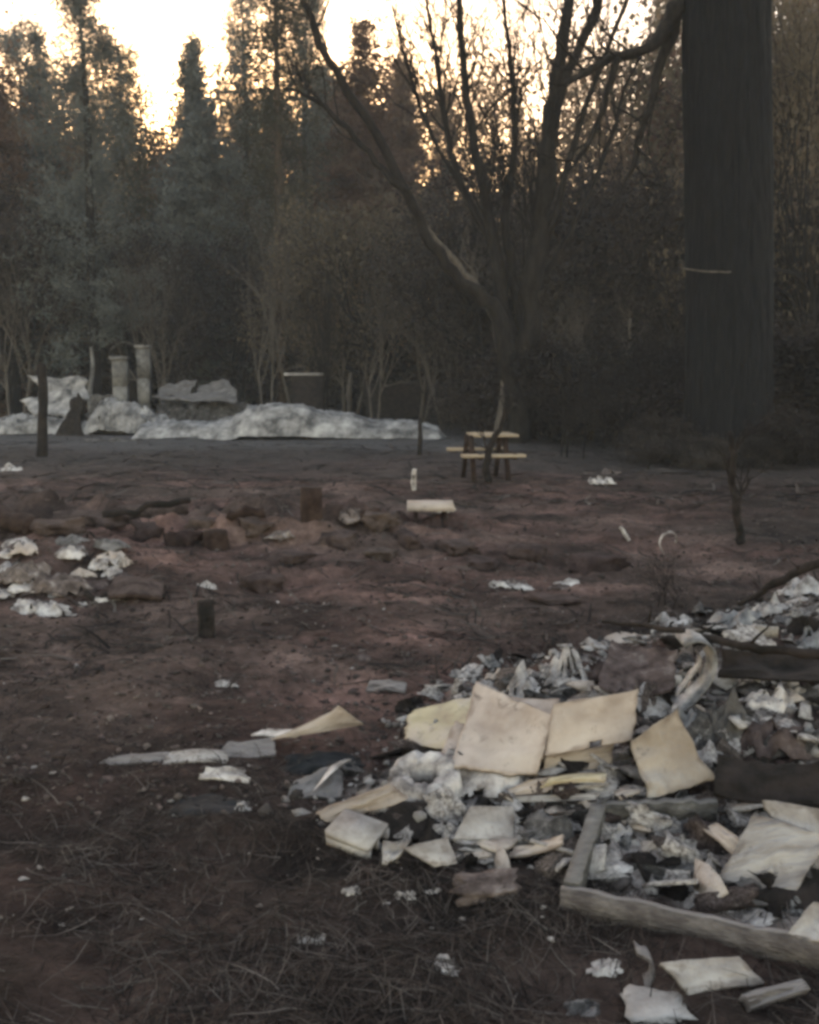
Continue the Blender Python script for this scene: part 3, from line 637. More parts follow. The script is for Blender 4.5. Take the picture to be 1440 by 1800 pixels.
# concrete block with cores
def block():
    p = g(628, 1500); d = (p - Vector((0, 0, CH))).length; s = d / F
    o = empty('concrete_block', p + Vector((0, .04, .035)), -.5); tag(o, 'pale concrete block with a dark hole at the left end of the pile', 'block')
    L, W_, H_ = 84 * s, 62 * s, 44 * s; t = .22
    mb = MB()
    # walls of a hollow block lying on its side: hole through x
    mb.box((0, 0, H_ / 2 - H_ * t / 2), (L, W_, H_ * t)); mb.box((0, 0, -H_ / 2 + H_ * t / 2), (L, W_, H_ * t))
    for y in (-1, 0, 1): mb.box((0, y * (W_ / 2 - W_ * t / 4) if y else 0, 0), (L * .99, W_ * t / 2, H_ * (1 - 2 * t)))
    V = np.concatenate(mb.V); mb.V = [V + np.random.default_rng(2).normal(size=V.shape) * .0025]
    b = mb.build('block_body', M['greyboard'], o); b.rotation_euler = (.28, .1, 0)
block()
board('tent_sheet', [(482, 1302), (644, 1276), (598, 1242), (572, 1258)], 'cream', 'pale pointed sheet propped over the dark tarp', 'sheet', lifts=(.08, .09, .20, .14), seed=16, th=.01, jag=.03)
board('pale_scrap', [(440, 1288), (520, 1298), (535, 1284), (470, 1276)], 'plaster', 'small white scrap at the left tip of the pointed sheet', 'scrap', lifts=(.04, .08, .09, .06), seed=17, th=.01)
lump('tarp', 490, 640, 1290, 1362, 'darkcloth', 'dark blue black tarp crumpled below the pale pointed sheet', 'tarp', 18, holes=.05, ridge=.5, dep=.6, n=24)
lump('tarp', 300, 440, 1372, 1432, 'darkcloth', 'bluish black crumpled cloth flat in the burned grass left of the pile', 'cloth', 19, holes=.2, ridge=.35, dep=.8, n=24)
board('strip', [(170, 1342), (300, 1336), (298, 1320), (190, 1328)], 'wood', 'pale weathered strip farthest left of the dark tarp', 'strip', lifts=(.008, .012, .02, .012), seed=20, warp=.01, jag=.12, th=.012)
board('strip', [(285, 1340), (400, 1338), (392, 1314), (300, 1318)], 'greyboard', 'broken grey strip in the middle of the row left of the dark tarp', 'strip', lifts=(.01, .015, .03, .02), seed=66, warp=.015, jag=.15, th=.012)
board('strip', [(380, 1330), (484, 1326), (480, 1300), (400, 1306)], 'wood', 'weathered strip nearest the left edge of the dark tarp', 'strip', lifts=(.015, .02, .04, .03), seed=67, warp=.015, jag=.12, th=.015)
board('pale_scrap', [(350, 1364), (440, 1372), (430, 1352), (362, 1350)], 'plaster', 'white scrap on the edge of the bluish cloth', 'scrap', lifts=(.02, .02, .03, .03), seed=21, jag=.15)
lump('pale_scrap', 405, 455, 1395, 1430, 'plaster', 'star shaped pale scrap right of the bluish cloth', 'scrap', 22, holes=.25)
board('grey_sheet', [(500, 1400), (600, 1390), (605, 1345), (520, 1362)], 'ashgrey', 'grey ash coated sheet under the dark tarp', 'sheet', lifts=(.02, .03, .05, .04), seed=23, warp=.04, jag=.1)
board('dark_board', [(620, 1475), (800, 1475), (830, 1412), (700, 1405)], 'char_or_shade', 'charred black panel behind the two tiles', 'panel', lifts=(.02, .02, .04, .05), seed=24, warp=.02, jag=.08)
board('pale_scrap', [(560, 1382), (600, 1345), (625, 1330), (590, 1340)], 'plaster', 'small torn white scrap beside the grey ash coated sheet', 'scrap', lifts=(.05, .06, .09, .08), seed=25, jag=.1)

# wooden frame with ash inside
FR = empty('wooden_frame', g(990, 1555)); tag(FR, 'weathered wooden tray frame full of pale ash at the lower right', 'frame')
def rail(name, a, b, la, lb, wpx_h, wid, m, sgn=1):
    A = g(a[0], a[1], la); B = g(b[0], b[1], lb); n = 14; d = (B - A); nx_ = Vector((d.y, -d.x, 0)).normalized() * sgn
    mb = MB(); V = []; rg = np.random.default_rng(int(a[0]))
    for i in range(n + 1):
        P = A.lerp(B, i / n) + Vector((0, 0, rg.normal() * .003)); w_ = wid * (1 + rg.normal() * .04)
        V += [P, P - nx_ * w_, P - nx_ * w_ - Vector((0, 0, wpx_h)), P - Vector((0, 0, wpx_h))]
    V = np.array([tuple(v) for v in V]) - np.array(FR.location)
    q = [[i * 4 + j, (i + 1) * 4 + j, (i + 1) * 4 + (j + 1) % 4, i * 4 + (j + 1) % 4] for i in range(n) for j in range(4)] + [[0, 1, 2, 3], [n * 4 + 3, n * 4 + 2, n * 4 + 1, n * 4]]
    mb.add(V, np.array(q)); return mb.build(name, M[m], FR)
rail('front_rail', (985, 1558), (1475, 1664), .075, .09, .085, .022, 'wood', 1)
rail('side_rail', (990, 1552), (1040, 1412), .075, .09, .09, -.05, 'greydark', 1)
rail('back_rail', (1050, 1414), (1262, 1412), .075, .09, .07, .04, 'greydark', 1)
board('grey_sheet', [(1262, 1548), (1392, 1578), (1462, 1470), (1325, 1430)], 'greyplank', 'large grey ribbed sheet leaning inside the wooden frame', 'sheet', lifts=(.03, .04, .16, .16), seed=31, warp=.02, jag=.06)
board('pale_board', [(1290, 1500), (1320, 1488), (1262, 1448), (1232, 1452)], 'cream', 'narrow pinkish board slanting into the wooden frame', 'board', lifts=(.06, .07, .10, .09), seed=32, jag=.04)
board('grey_sheet', [(1385, 1475), (1460, 1490), (1450, 1420), (1345, 1405)], 'greyboard', 'pale grey sheet behind the large ribbed sheet at the right edge', 'sheet', lifts=(.08, .08, .16, .18), seed=33, jag=.1)
board('grey_sheet', [(1385, 1645), (1470, 1660), (1460, 1580), (1430, 1588)], 'greyboard', 'pale corner of board resting on the front rail at the right edge', 'board', lifts=(.10, .10, .14, .14), seed=34, jag=.04)
board('char_or_shade_board', [(1310, 1580), (1450, 1600), (1460, 1530), (1400, 1530)], 'char_or_shade', 'black charred board under the large ribbed sheet', 'board', lifts=(.03, .03, .08, .08), seed=35)
for i, (x0, x1, yt, yb, m) in enumerate([(1020, 1130, 1470, 1545, 'plaster'), (1110, 1220, 1500, 1580, 'plaster'), (1200, 1290, 1540, 1600, 'plaster'), (1060, 1120, 1430, 1480, 'greyboard'), (1130, 1180, 1455, 1495, 'cream'), (1010, 1060, 1500, 1540, 'cream'), (1300, 1370, 1580, 1625, 'plaster'), (1180, 1250, 1490, 1530, 'ashgrey')]):
    lump('ash_heap', x0, x1, yt, yb, m, 'crumbling pale ash heap inside the wooden frame', 'ash heap', 60 + i, 'ash heaps inside the wooden frame', holes=.05, ridge=.7)

# the crest and the back of the pile
crest = [
 (850, 905, 1168, 1205, 'cream', 'tan crumpled sheet with holes at the left end of the pile crest', .28),
 (895, 960, 1165, 1235, 'plaster', 'pale crumpled lump above the largest plasterboard', .12),
 (955, 1035, 1130, 1225, 'plaster', 'tall grey crumpled lump above the flat cream board', .15),
 (1020, 1075, 1115, 1150, 'plaster', 'small jagged white lump on the left of the crest', .2),
 (1055, 1150, 1095, 1130, 'cream', 'long pale crumpled strip under the charred branch', .1),
 (1150, 1215, 1070, 1105, 'plaster', 'pale spiky lump touching the charred branch from behind', .15),
 (1245, 1345, 1055, 1115, 'foil', 'bright crumpled sheet with a dark hollow on the crest', .15),
 (1330, 1400, 1040, 1090, 'plaster', 'white ash lump between the crumpled sheets of the crest', .1),
 (1370, 1450, 1000, 1062, 'plaster', 'highest white lump at the right edge of the crest', .1),
 (1400, 1460, 1090, 1150, 'foil', 'shiny torn curl of metal at the right edge', .3),
 (1245, 1320, 1200, 1330, 'ashgrey', 'squarish grey ash coated lump behind the bent panel', .02),
 (1300, 1385, 1190, 1260, 'plaster', 'whitish crumbly lump right of the squarish grey lump', .15),
 (1375, 1445, 1190, 1235, 'plaster', 'bright white lump near the right edge behind the frame', .05),
 (1270, 1340, 1130, 1180, 'ashgrey', 'grey scrap in the dark hollow under the charred branch', .2),
 (1300, 1420, 1250, 1330, 'rubble', 'mottled rubble lump low behind the pale grey sheet', .1),
 (1180, 1250, 1225, 1290, 'foil', 'crumpled metal wad above the bent panel', .2),
 (1110, 1180, 1190, 1240, 'ashgrey', 'dull grey lump between the flat cream board and the curl of metal', .05),
 (1040, 1130, 1140, 1200, 'rubble', 'brown burned lump in the middle of the crest', .05),
 (1140, 1220, 1120, 1190, 'rubble', 'dark brown burned lump left of the curl of metal', .05),
 (1390, 1450, 1260, 1330, 'foil', 'grey crumpled sheet at the right edge under the bright white lump', .1)]
for i, (x0, x1, yt, yb, m, lb, ho) in enumerate(crest):
    lump('crumpled_debris', x0, x1, yt, yb, m, lb, 'debris', 80 + i, holes=ho, rz=rnd.uniform(-.4, .4))
board('char_or_shade_board', [(1262, 1192), (1460, 1200), (1460, 1150), (1270, 1146)], 'char_or_shade', 'black board added as the dark shade in the hollow under the long charred branch', 'board', lifts=(.10, .10, .14, .14), seed=63, warp=.05)  # black sheet added to paint the dark void below the branch
board('char_or_shade_board', [(1255, 1402), (1450, 1425), (1450, 1345), (1262, 1335)], 'char_or_shade', 'dark board added as the dark hollow between the grey lumps and the wooden frame', 'board', lifts=(.07, .08, .14, .14), seed=64, warp=.04)  # another sheet added to darken the hollow behind the frame
board('char_or_shade_board', [(1050, 1215), (1180, 1225), (1190, 1150), (1075, 1140)], 'rubble', 'sooty brown board on the crest above the flat cream board', 'board', lifts=(.05, .05, .12, .12), seed=65, warp=.05, jag=.12)
def hollow(px, py): return (1255 < px and 1138 < py < 1195) or (1245 < px and 1330 < py < 1405) or (1050 < px < 1190 and 1140 < py < 1215)
# curl of metal: a bent strip
def curl(name, pts, wpx, m, label, lift=.05, wid=.07, cat='metal strip'):
    P0 = g(pts[0][0], pts[0][1], lift); P = [at(x, y, P0.y + .02 * i) for i, (x, y) in enumerate(pts)]
    Q, S = smooth_path(P, [1] * len(P)); mb = MB(); V = []; N = len(Q)
    for i, q in enumerate(Q):
        t = (Q[min(i + 1, N - 1)] - Q[max(0, i - 1)]).normalized(); s = t.cross(Vector((0, 1, 0))).normalized() * .004
        w_ = wid * (1 + .25 * math.sin(i * 1.7))
        V += [q + s, q + s + Vector((0, w_, .01)), q - s + Vector((0, w_, .01)), q - s]
    mb.add(np.array([tuple(v) for v in V]), np.array([[i * 4 + j, (i + 1) * 4 + j, (i + 1) * 4 + (j + 1) % 4, i * 4 + (j + 1) % 4] for i in range(N - 1) for j in range(4)] + [[0, 1, 2, 3], [4 * N - 1, 4 * N - 2, 4 * N - 3, 4 * N - 4]]))
    return tag(mb.build(name, M[m], loc=P0), label, cat)
curl('metal_curl', [(1196, 1255), (1225, 1232), (1250, 1200), (1260, 1165), (1252, 1138), (1225, 1128), (1205, 1140)], 18, 'foil', 'bright hooked curl of sheet metal at the centre right of the pile', lift=.06, wid=.14)
curl('metal_strip', [(1190, 1225), (1212, 1195), (1232, 1165), (1228, 1150)], 12, 'plaster', 'pale strip standing inside the hooked curl of metal', lift=.05, wid=.03)
curl('white_curl', [(1168, 975), (1160, 958), (1166, 942), (1180, 936), (1190, 944), (1188, 955)], 12, 'plaster', 'small white curl caught on the scorched bush', lift=.10, wid=.03, cat='scrap')
def charred_branch(name, pts, widths, lifts, label, seed):
    P = [g(x, y, l) for (x, y), l in zip(pts, lifts)]; R = [w_ / 2 * p.y / F for w_, p in zip(widths, P)]
    Q, S = smooth_path(P, R); rg = np.random.default_rng(seed); mb = MB(); Q = [q + Vector(rg.normal(size=3)) * .006 for q in Q]
    mb.tube(Q, S, 8, wob=.3, seed=seed)
    for k in range(3):
        j = int(len(Q) * (.2 + .25 * k)); mb.tube(limb_path(rg, Q[j], Vector((rg.normal(), -.3, .5)), .16, 3), [S[j] * .5, .006, .004, .002], 4)
    return tag(mb.build(name, M['char_or_shade'], smooth=True, loc=P[0]), label, 'branch')
charred_branch('charred_branch', [(1060, 1092), (1140, 1100), (1200, 1112), (1280, 1130), (1360, 1142), (1460, 1150)], [6, 10, 13, 16, 18, 18], [.08, .20, .24, .28, .3, .3], 'long charred branch lying across the back of the pile', 71)
charred_branch('charred_branch', [(1300, 1062), (1340, 1040), (1390, 1012), (1450, 985)], [8, 14, 16, 16], [.08, .14, .22, .3], 'short charred branch slanting up at the right end of the crest', 72)
# the loose pieces at the bottom right and below the pile
board('roof_tile', [(1215, 1742), (1345, 1726), (1300, 1678), (1162, 1690)], 'greyboard', 'flat pale square tile lying below the wooden frame', 'tile', lifts=(.02, .02, .07, .07), seed=41, jag=.04, warp=.012, th=.018)
board('beam', [(1322, 1768), (1425, 1738), (1410, 1718), (1305, 1745)], 'wood', 'short grey beam right of the flat pale square tile', 'beam', lifts=(.03, .04, .05, .05), seed=42, th=.03)
solid('stone', 1120, 1205, 1750, 1800, 'greyboard', 'pale rough stone at the bottom edge below the square tile', 'stone', 43)
lump('plaster_scrap', 738, 815, 1664, 1712, 'plaster', 'pale hollow scrap alone in the burned grass at the bottom middle', 'scrap', 44, holes=.22)
lump('plaster_scrap', 1040, 1110, 1668, 1702, 'plaster', 'pale scrap just left of the bent grey stick', 'scrap', 45, holes=.1)
lump('plaster_scrap', 985, 1060, 1740, 1790, 'ashgrey', 'grey scrap in the grass left of the pale rough stone', 'scrap', 46, holes=.1)
curl('bent_stick', [(1135, 1745), (1150, 1715), (1142, 1690), (1120, 1678)], 20, 'wood', 'bent grey stick standing left of the flat square tile', lift=.0, wid=.04, cat='stick')
for i, (x0, x1, yt, yb) in enumerate([(600, 640, 1545, 1575), (655, 705, 1565, 1590), (690, 735, 1555, 1582), (735, 775, 1548, 1570), (640, 690, 1536, 1550)]):
    lump('plaster_scrap', x0, x1, yt, yb, 'plaster', 'small pale scrap in the row under the concrete block', 'scrap', 120 + i, 'pale scraps in the row under the concrete block', dep=.5)
solid('stone', 825, 910, 1532, 1580, 'rubble', 'dark rounded stone left of the wooden frame corner', 'stone', 47)
solid('stone', 520, 560, 1640, 1662, 'greyboard', 'lone pale stone in the grass at the lower left', 'stone', 48)

# many small broken pieces in the pile: shared meshes, own objects
vars_ = [crumple_mesh(1, .8, .6, 300 + i, n=9, th=.02, holes=.1).mesh('rubble_piece', M[m]) for i, m in enumerate(['plaster', 'ashgrey', 'plaster', 'foil', 'rubble'])] + \
        [solid_chunk(310 + i, (1, .7, .5)).mesh('rubble_piece', M[m]) for i, m in enumerate(['rubble', 'plaster', 'rubble', 'ashgrey', 'char_or_shade', 'char_or_shade'])]
cnt = 0; rr = random.Random(8)
while cnt < 270:
    px = rr.uniform(540, 1460); py = rr.uniform(1010, 1640)
    p = g(px, py); s = float(pile_s(p.x, p.y))
    if s < -.02: continue
    if (py > 1540 and px < 1000) or (px < 760 and rr.random() < .5) or hollow(px, py): continue
    me = rr.choice(vars_[:3] + vars_); o = bpy.data.objects.new('rubble_piece', me); COL.objects.link(o)
    k = rr.uniform(.04, .12) if rr.random() < .8 else rr.uniform(.12, .22) * (1.1 if py < 1250 else .9); o.scale = (k, k * rr.uniform(.6, 1.1), k * rr.uniform(.5, 1)); o.location = p + Vector((0, 0, .1 * k)); o.rotation_euler = (rr.gauss(0, .4), rr.gauss(0, .4), rr.uniform(0, 6.3))
    tag(o, 'small broken piece of burned rubble lying in the debris pile', 'rubble', 'small rubble pieces of the debris pile'); cnt += 1

# ---- middle ground, left: clods, logs, stumps, white rubble
fv = []
def flat_piece(seed):
    rg = np.random.default_rng(seed); k = int(rg.integers(4, 7)); a = np.sort(rg.random(k) * 6.28); r = .35 + .3 * rg.random(k)
    mb = MB(); t = np.stack([np.cos(a) * r, np.sin(a) * r * .8, .03 * rg.normal(size=k)], -1); V = np.concatenate([t, t - [0, 0, .07], [[0, 0, .04]], [[0, 0, -.05]]])
    mb.add(V, [np.array([[i, (i + 1) % k, 2 * k] for i in range(k)] + [[(i + 1) % k + k, i + k, 2 * k + 1] for i in range(k)]), np.array([[(i + 1) % k, i, i + k, (i + 1) % k + k] for i in range(k)])]); return mb
fv = [flat_piece(400 + i).mesh('board_fragment', M[m]) for i, m in enumerate(['plaster', 'greyboard', 'cream', 'plaster', 'greyboard', 'ashgrey', 'char_or_shade', 'char_or_shade'])]
cnt = 0
while cnt < 150:
    px = rr.uniform(560, 1460); py = rr.uniform(1030, 1640); p = g(px, py); s = float(pile_s(p.x, p.y))
    if s < .02 or (py > 1540 and px < 980) or (px < 800 and rr.random() < .6) or hollow(px, py): continue
    o = bpy.data.objects.new('board_fragment', rr.choice(fv)); COL.objects.link(o); k = rr.uniform(.07, .24)
    o.scale = (k, k, k * .8); o.location = p + Vector((0, 0, .03)); o.rotation_euler = (rr.gauss(.25, .35), rr.gauss(0, .3), rr.uniform(0, 6.3))
    tag(o, 'flat broken fragment of board lying among the rubble', 'fragment', 'flat board fragments of the debris pile'); cnt += 1

def stump(px, yt, yb, wpx, label, seed, m='char_or_shade', name='stump'):
    p = g(px, yb); s = p.y / F; h = (yb - yt) * s; r = wpx / 2 * s
    mb = MB(); rg = np.random.default_rng(seed); k = 14
    mb.tube([(0, 0, -.1), (0, 0, .02), (0, 0, h * .5), (0, 0, h)], [r * 1.25, r * 1.12, r, r * .97], k, wob=.2, seed=seed)
    o = mb.build(name, M[m], smooth=False); o.location = p + Vector((0, r, 0)); return tag(o, label, 'stump')
stump(360, 1056, 1122, 30, 'upright black stump alone in the open ground at left', 1)
stump(546, 858, 916, 38, 'dark stump among the clods behind the clearing', 2, 'rust')
stump(375, 935, 968, 44, 'low dark stump in the middle of the left clods', 3, 'rust')
lump('white_flake', 345, 380, 1018, 1036, 'plaster', 'tiny bright white flake just behind the upright black stump', 'flake', 140, holes=0)
def log(a, b, w_, m, label, seed, lifts=(.05, .05), name='log', cat='log'):
    A = g(a[0], a[1], lifts[0]); B = g(b[0], b[1], lifts[1]); rg = np.random.default_rng(seed); n = 8
    P = [A.lerp(B, i / n) + Vector((0, 0, rg.normal() * .015)) for i in range(n + 1)]; r = w_ / 2 * A.y / F
    mb = MB(); mb.tube([p for p in P], [r * (1 + rg.normal() * .12) for _ in P], 9, wob=.3, seed=seed)
    return tag(mb.build(name, M[m], smooth=True, loc=A), label, cat)
for i in range(26):
    x0 = rnd.uniform(-20, 205); y1 = rnd.uniform(955, 1078); w_ = rnd.uniform(22, 60)
    lump('rubble_lump', x0, x0 + w_, y1 - w_ * .6, y1, ['plaster', 'rubble', 'ashgrey', 'plaster', 'cream'][i % 5], 'small piece of broken pale rubble in the left heap', 'rubble', 240 + i, 'broken pieces of the left rubble heap', holes=.12, ridge=.6, rz=i, n=11, dep=.9)
log((95, 915), (330, 893), 26, 'soil', 'long earth covered log at the back of the left clods', 1)
log((180, 905), (335, 880), 12, 'char_or_shade', 'thin black pole lying on the long earth covered log', 2, (.14, .2))
log((150, 1048), (290, 1046), 10, 'char_or_shade', 'thin dark pole flat in front of the white rubble', 3)
log((-20, 905), (60, 925), 34, 'rust', 'thick dark log end at the left edge', 4)
log((465, 898), (400, 905), 18, 'rust', 'short dark log between the long log and the dark stump', 5)
log((610, 912), (665, 905), 18, 'rust', 'short dark log left of the pale slab', 6)
board('slab', [(190, 1040), (285, 1044), (290, 1016), (200, 1010)], 'soil', 'flat brown slab behind the thin dark pole', 'slab', lifts=(.1, .08, .12, .14), seed=51, th=.04)
for i, (x0, x1, yt, yb, m, lb) in enumerate([
  (100, 150, 950, 985, 'plaster', 'bright white rubble lump at the back of the left rubble heap'),
  (160, 225, 960, 1005, 'plaster', 'white rubble lump on the right slope of the left rubble heap'),
  (180, 218, 985, 1020, 'plaster', 'small white rubble lump low on the right of the left heap'),
  (20, 75, 1040, 1085, 'plaster', 'pale torn sheet at the left edge in front of the heap'),
  (65, 125, 1045, 1085, 'plaster', 'second pale torn sheet right of the one at the left edge'),
  (10, 60, 935, 965, 'plaster', 'pale scrap at the left edge under the thick dark log'),
  (0, 90, 970, 1030, 'rubble', 'brown rubble lump at the left edge of the heap'),
  (60, 160, 990, 1050, 'rubble', 'brown rubble lump in the front of the heap'),
  (470, 520, 920, 950, 'rubble', 'pale brown lump left of the dark stump'),
  (590, 640, 880, 925, 'rubble', 'pale brown lump between the dark stump and the short log')]):
    lump('rubble_lump', x0, x1, yt, yb, m, lb, 'rubble', 150 + i, holes=.15, ridge=.55, dep=.9, rz=i * 1.3)
for i, (x0, x1, yt, yb) in enumerate([(230, 290, 915, 950), (300, 350, 925, 960), (420, 480, 905, 940), (330, 370, 905, 930), (640, 690, 895, 925), (690, 740, 930, 960), (560, 620, 925, 960), (430, 485, 1005, 1040), (760, 850, 940, 975), (900, 960, 950, 985), (1020, 1090, 965, 1000), (820, 880, 975, 1000), (150, 210, 900, 925), (60, 130, 905, 940), (640, 700, 960, 985), (480, 540, 965, 990), (940, 1010, 1040, 1062)]):
    solid('earth_clod', x0, x1, yt, yb, 'soil', 'brown burned earth clod in the rough middle ground', 'clod', 170 + i, rz=i, group='earth clods in the rough middle ground')
for i, (px, py) in enumerate([(880, 1025), (900, 1020), (1000, 1022), (985, 1030), (915, 1028), (60, 860), (20, 825), (1075, 832), (1055, 845), (630, 1150), (405, 1195), (420, 1188)]):
    lump('pale_flake', px - 22, px + 22, py - 10, py + 8, 'rubble' if i % 2 else 'plaster', 'small pale flake lying in the open burned ground', 'flake', 190 + i, 'small pale flakes in the open ground', holes=.1)
board('plank', [(640, 1210), (710, 1214), (715, 1200), (650, 1192)], 'wood', 'small pale plank in the open ground behind the debris pile', 'plank', lifts=(.02, .02, .05, .05), seed=52)
# pale slab on dark feet
SL = empty('slab_bench', g(757, 925)); tag(SL, 'low pale slab raised over dark shadow in the middle of the clearing', 'slab')
s_ = SL.location.y / F
mb = MB(); mb.box((0, .25, .19), (84 * s_, .5, .06)); mb.build('slab_top', M['cream'], SL)
mb = MB(); mb.box((-26 * s_, .25, .06), (8 * s_, .4, .2)); mb.build('foot', M['rust'], SL)
mb = MB(); mb.box((26 * s_, .25, .06), (8 * s_, .4, .2)); mb.build('foot', M['rust'], SL)
lump('scrap', 765, 800, 880, 905, 'cream', 'small cream scrap on the right end of the low pale slab', 'scrap', 210, holes=0)

# picnic table
PT = empty('picnic_table', g(868, 850), .12); tag(PT, 'pale wooden picnic table at the far side of the clearing', 'picnic table')
s_ = PT.location.y / F; L = 112 * s_
def pbox(nm, c, sz, m='bench', r=None):
    mb = MB(); mb.box(c, sz, r); return mb.build(nm, M[m], PT)
t_ = empty
for i in range(3): pass
tt = MB()
for i in range(4): tt.box((.12, .45 + .2 * i, .70), (L * .72, .18, .04))
tt.build('tabletop', M['bench'], PT)
for y in (.05, 1.45): 
    b_ = MB(); b_.box((0, y, .42), (L, .24, .045)); b_.build('bench_seat', M['bench'], PT)
from mathutils import Euler
for x in (-L * .26, L * .30):
    for sg in (-1, 1):
        pbox('leg', (x, .75 + sg * .33, .33), (.07, .07, .78), 'rust', Euler((sg * .42, 0, 0)))
    pbox('crossbar', (x + .05, .75, .40), (.05, 1.5, .09), 'rust')

# ---- the burned building far left and its long ash mound
def fboard(name, q, Y0, Y1, m, label, cat, seed, th=.05, warp=.06):
    """standing or leaning sheet: bottom corners at distance Y0, top corners at Y1"""
    C = [at(q[0][0], q[0][1], Y0), at(q[1][0], q[1][1], Y0), at(q[2][0], q[2][1], Y1), at(q[3][0], q[3][1], Y1)]
    n = 10; V = []
    for j in range(n):
        for i in range(n):
            u, v = i / (n - 1), j / (n - 1); P = C[0] * (1 - u) * (1 - v) + C[1] * u * (1 - v) + C[2] * u * v + C[3] * (1 - u) * v
            V.append(P + Vector((0, 1, .3)) * warp * float(fbm(u * 3, v * 3 + seed, seed, 3)) + Vector((.15 * float(fbm(v * 6, u * 2, seed + 1)), 0, .12 * float(fbm(u * 6, v, seed + 2)))))
    V = np.array([tuple(v) for v in V]); i = np.arange(n * n).reshape(n, n); qd = np.stack([i[:-1, :-1], i[:-1, 1:], i[1:, 1:], i[1:, :-1]], -1).reshape(-1, 4); N = n * n
    ed = [(i[0, a + 1], i[0, a]) for a in range(n - 1)] + [(i[a + 1, n - 1], i[a, n - 1]) for a in range(n - 1)] + [(i[n - 1, a], i[n - 1, a + 1]) for a in range(n - 1)] + [(i[a, 0], i[a + 1, 0]) for a in range(n - 1)]
    mb = MB(); mb.add(np.concatenate([V, V + [0, th, 0]]), [qd, qd[:, ::-1] + N, np.array([[a, b, b + N, a + N] for a, b in ed])])
    c = sum(C, Vector()) / 4
    return tag(mb.build(name, M[m], loc=c), label, cat)
def mound(name, prof, Yd, m, label, cat, depth=2.5, seed=0, amp=.12):
    """long low heap: profile of (px, ytop), base on the ground at distance Yd"""
    n = 260; k = 16; X0, X1 = prof[0][0], prof[-1][0]; V = []
    pxs = np.linspace(X0, X1, n); tops = np.interp(pxs, [p[0] for p in prof], [p[1] for p in prof])
    for i in range(n):
        x = at(pxs[i], HZ, Yd).x; zt = at(pxs[i], tops[i], Yd + depth * .4).z
        for j in range(k):
            t = j / (k - 1); y = Yd + depth * t; z0 = hz(x, y) - .1
            f = math.sin(math.pi * min(1, t * 1.15 + .02)) ** .55 if t < .87 else 0
            e = min(1, i / 9, (n - 1 - i) / 9)
            V.append((x + .1 * float(fbm(i * .14, j, seed)), y, z0 + max(0, (zt - z0)) * f * e + amp * e * f * (float(fbm(i * .05, j * .9, seed + 2, 5)) * 1.3 - .9 * abs(float(fbm(i * .16 + j * .2, j * .5, seed + 6, 3))))))
    mb = MB(); mb.add(np.array(V), np.array([[i * k + j, (i + 1) * k + j, (i + 1) * k + j + 1, i * k + j + 1] for i in range(n - 1) for j in range(k - 1)]))
    o = mb.build(name, M[m], smooth=False, loc=(at((X0 + X1) / 2, HZ, Yd).x, Yd, 0)); return tag(o, label, cat)
mound('collapsed_roof', [(215, 742), (320, 738), (395, 735), (425, 712), (470, 708), (530, 710), (560, 722), (610, 724), (650, 735), (720, 738), (792, 752)], 25.5, 'wallwhite', 'long whitish collapsed metal roof lying flat across the far side of the clearing', 'collapsed roof', 2.6, 3)
mound('collapsed_roof', [(265, 712), (330, 706), (400, 700), (440, 712)], 31, 'ashgrey', 'grey folded roof sheets piled behind the long whitish roof', 'roof sheets', 1.5, 5, .2)
fboard('roof_sheet', [(275, 705), (400, 700), (396, 690), (280, 694)], 29, 30, 'ashgrey', 'long grey sheet edge above the left part of the whitish roof', 'sheet', 11, warp=.3)
fboard('roof_sheet', [(270, 700), (335, 696), (345, 668), (290, 676)], 31, 32, 'ashgrey', 'dark grey folded sheet right of the taller column', 'sheet', 12, warp=.4)
fboard('roof_sheet', [(335, 704), (425, 706), (400, 670), (350, 678)], 31, 32, 'ashgrey', 'dark grey bent sheet between the folded sheet and the whitish roof', 'sheet', 13, warp=.4)
mound('ash_bank', [(-40, 735), (40, 728), (100, 735), (140, 752)], 27, 'wallwhite', 'pale ash bank at the left edge before the white wreckage', 'ash bank', 1.5, 7, .12)
mound('ash_bank', [(130, 745), (170, 700), (230, 712), (300, 742)], 26.6, 'wallwhite', 'pale ash heap around the foot of the two columns', 'ash heap', 1.6, 8, .15)
fboard('wreck_sheet', [(60, 728), (125, 735), (125, 684), (35, 704)], 27.5, 28.2, 'wallwhite', 'bright white torn sheet behind the thin black post', 'sheet', 1)
fboard('wreck_sheet', [(85, 700), (160, 705), (150, 662), (50, 662)], 29, 29.4, 'wallwhite', 'pale sheet above the bright torn sheet', 'sheet', 2)
fboard('wreck_sheet', [(95, 775), (150, 775), (140, 690), (125, 705)], 26.5, 26.8, 'char_or_shade', 'dark triangular panel leaning right of the thin black post', 'panel', 3)
fboard('plank', [(140, 782), (248, 783), (248, 774), (150, 774)], 24.3, 24.4, 'ashgrey', 'grey plank lying on the ground before the columns', 'plank', 4, warp=.02)
fboard('wreck_sheet', [(150, 750), (205, 745), (200, 690), (160, 695)], 27.8, 28, 'ashgrey', 'grey crumpled sheet between the dark panel and the left column', 'sheet', 5)
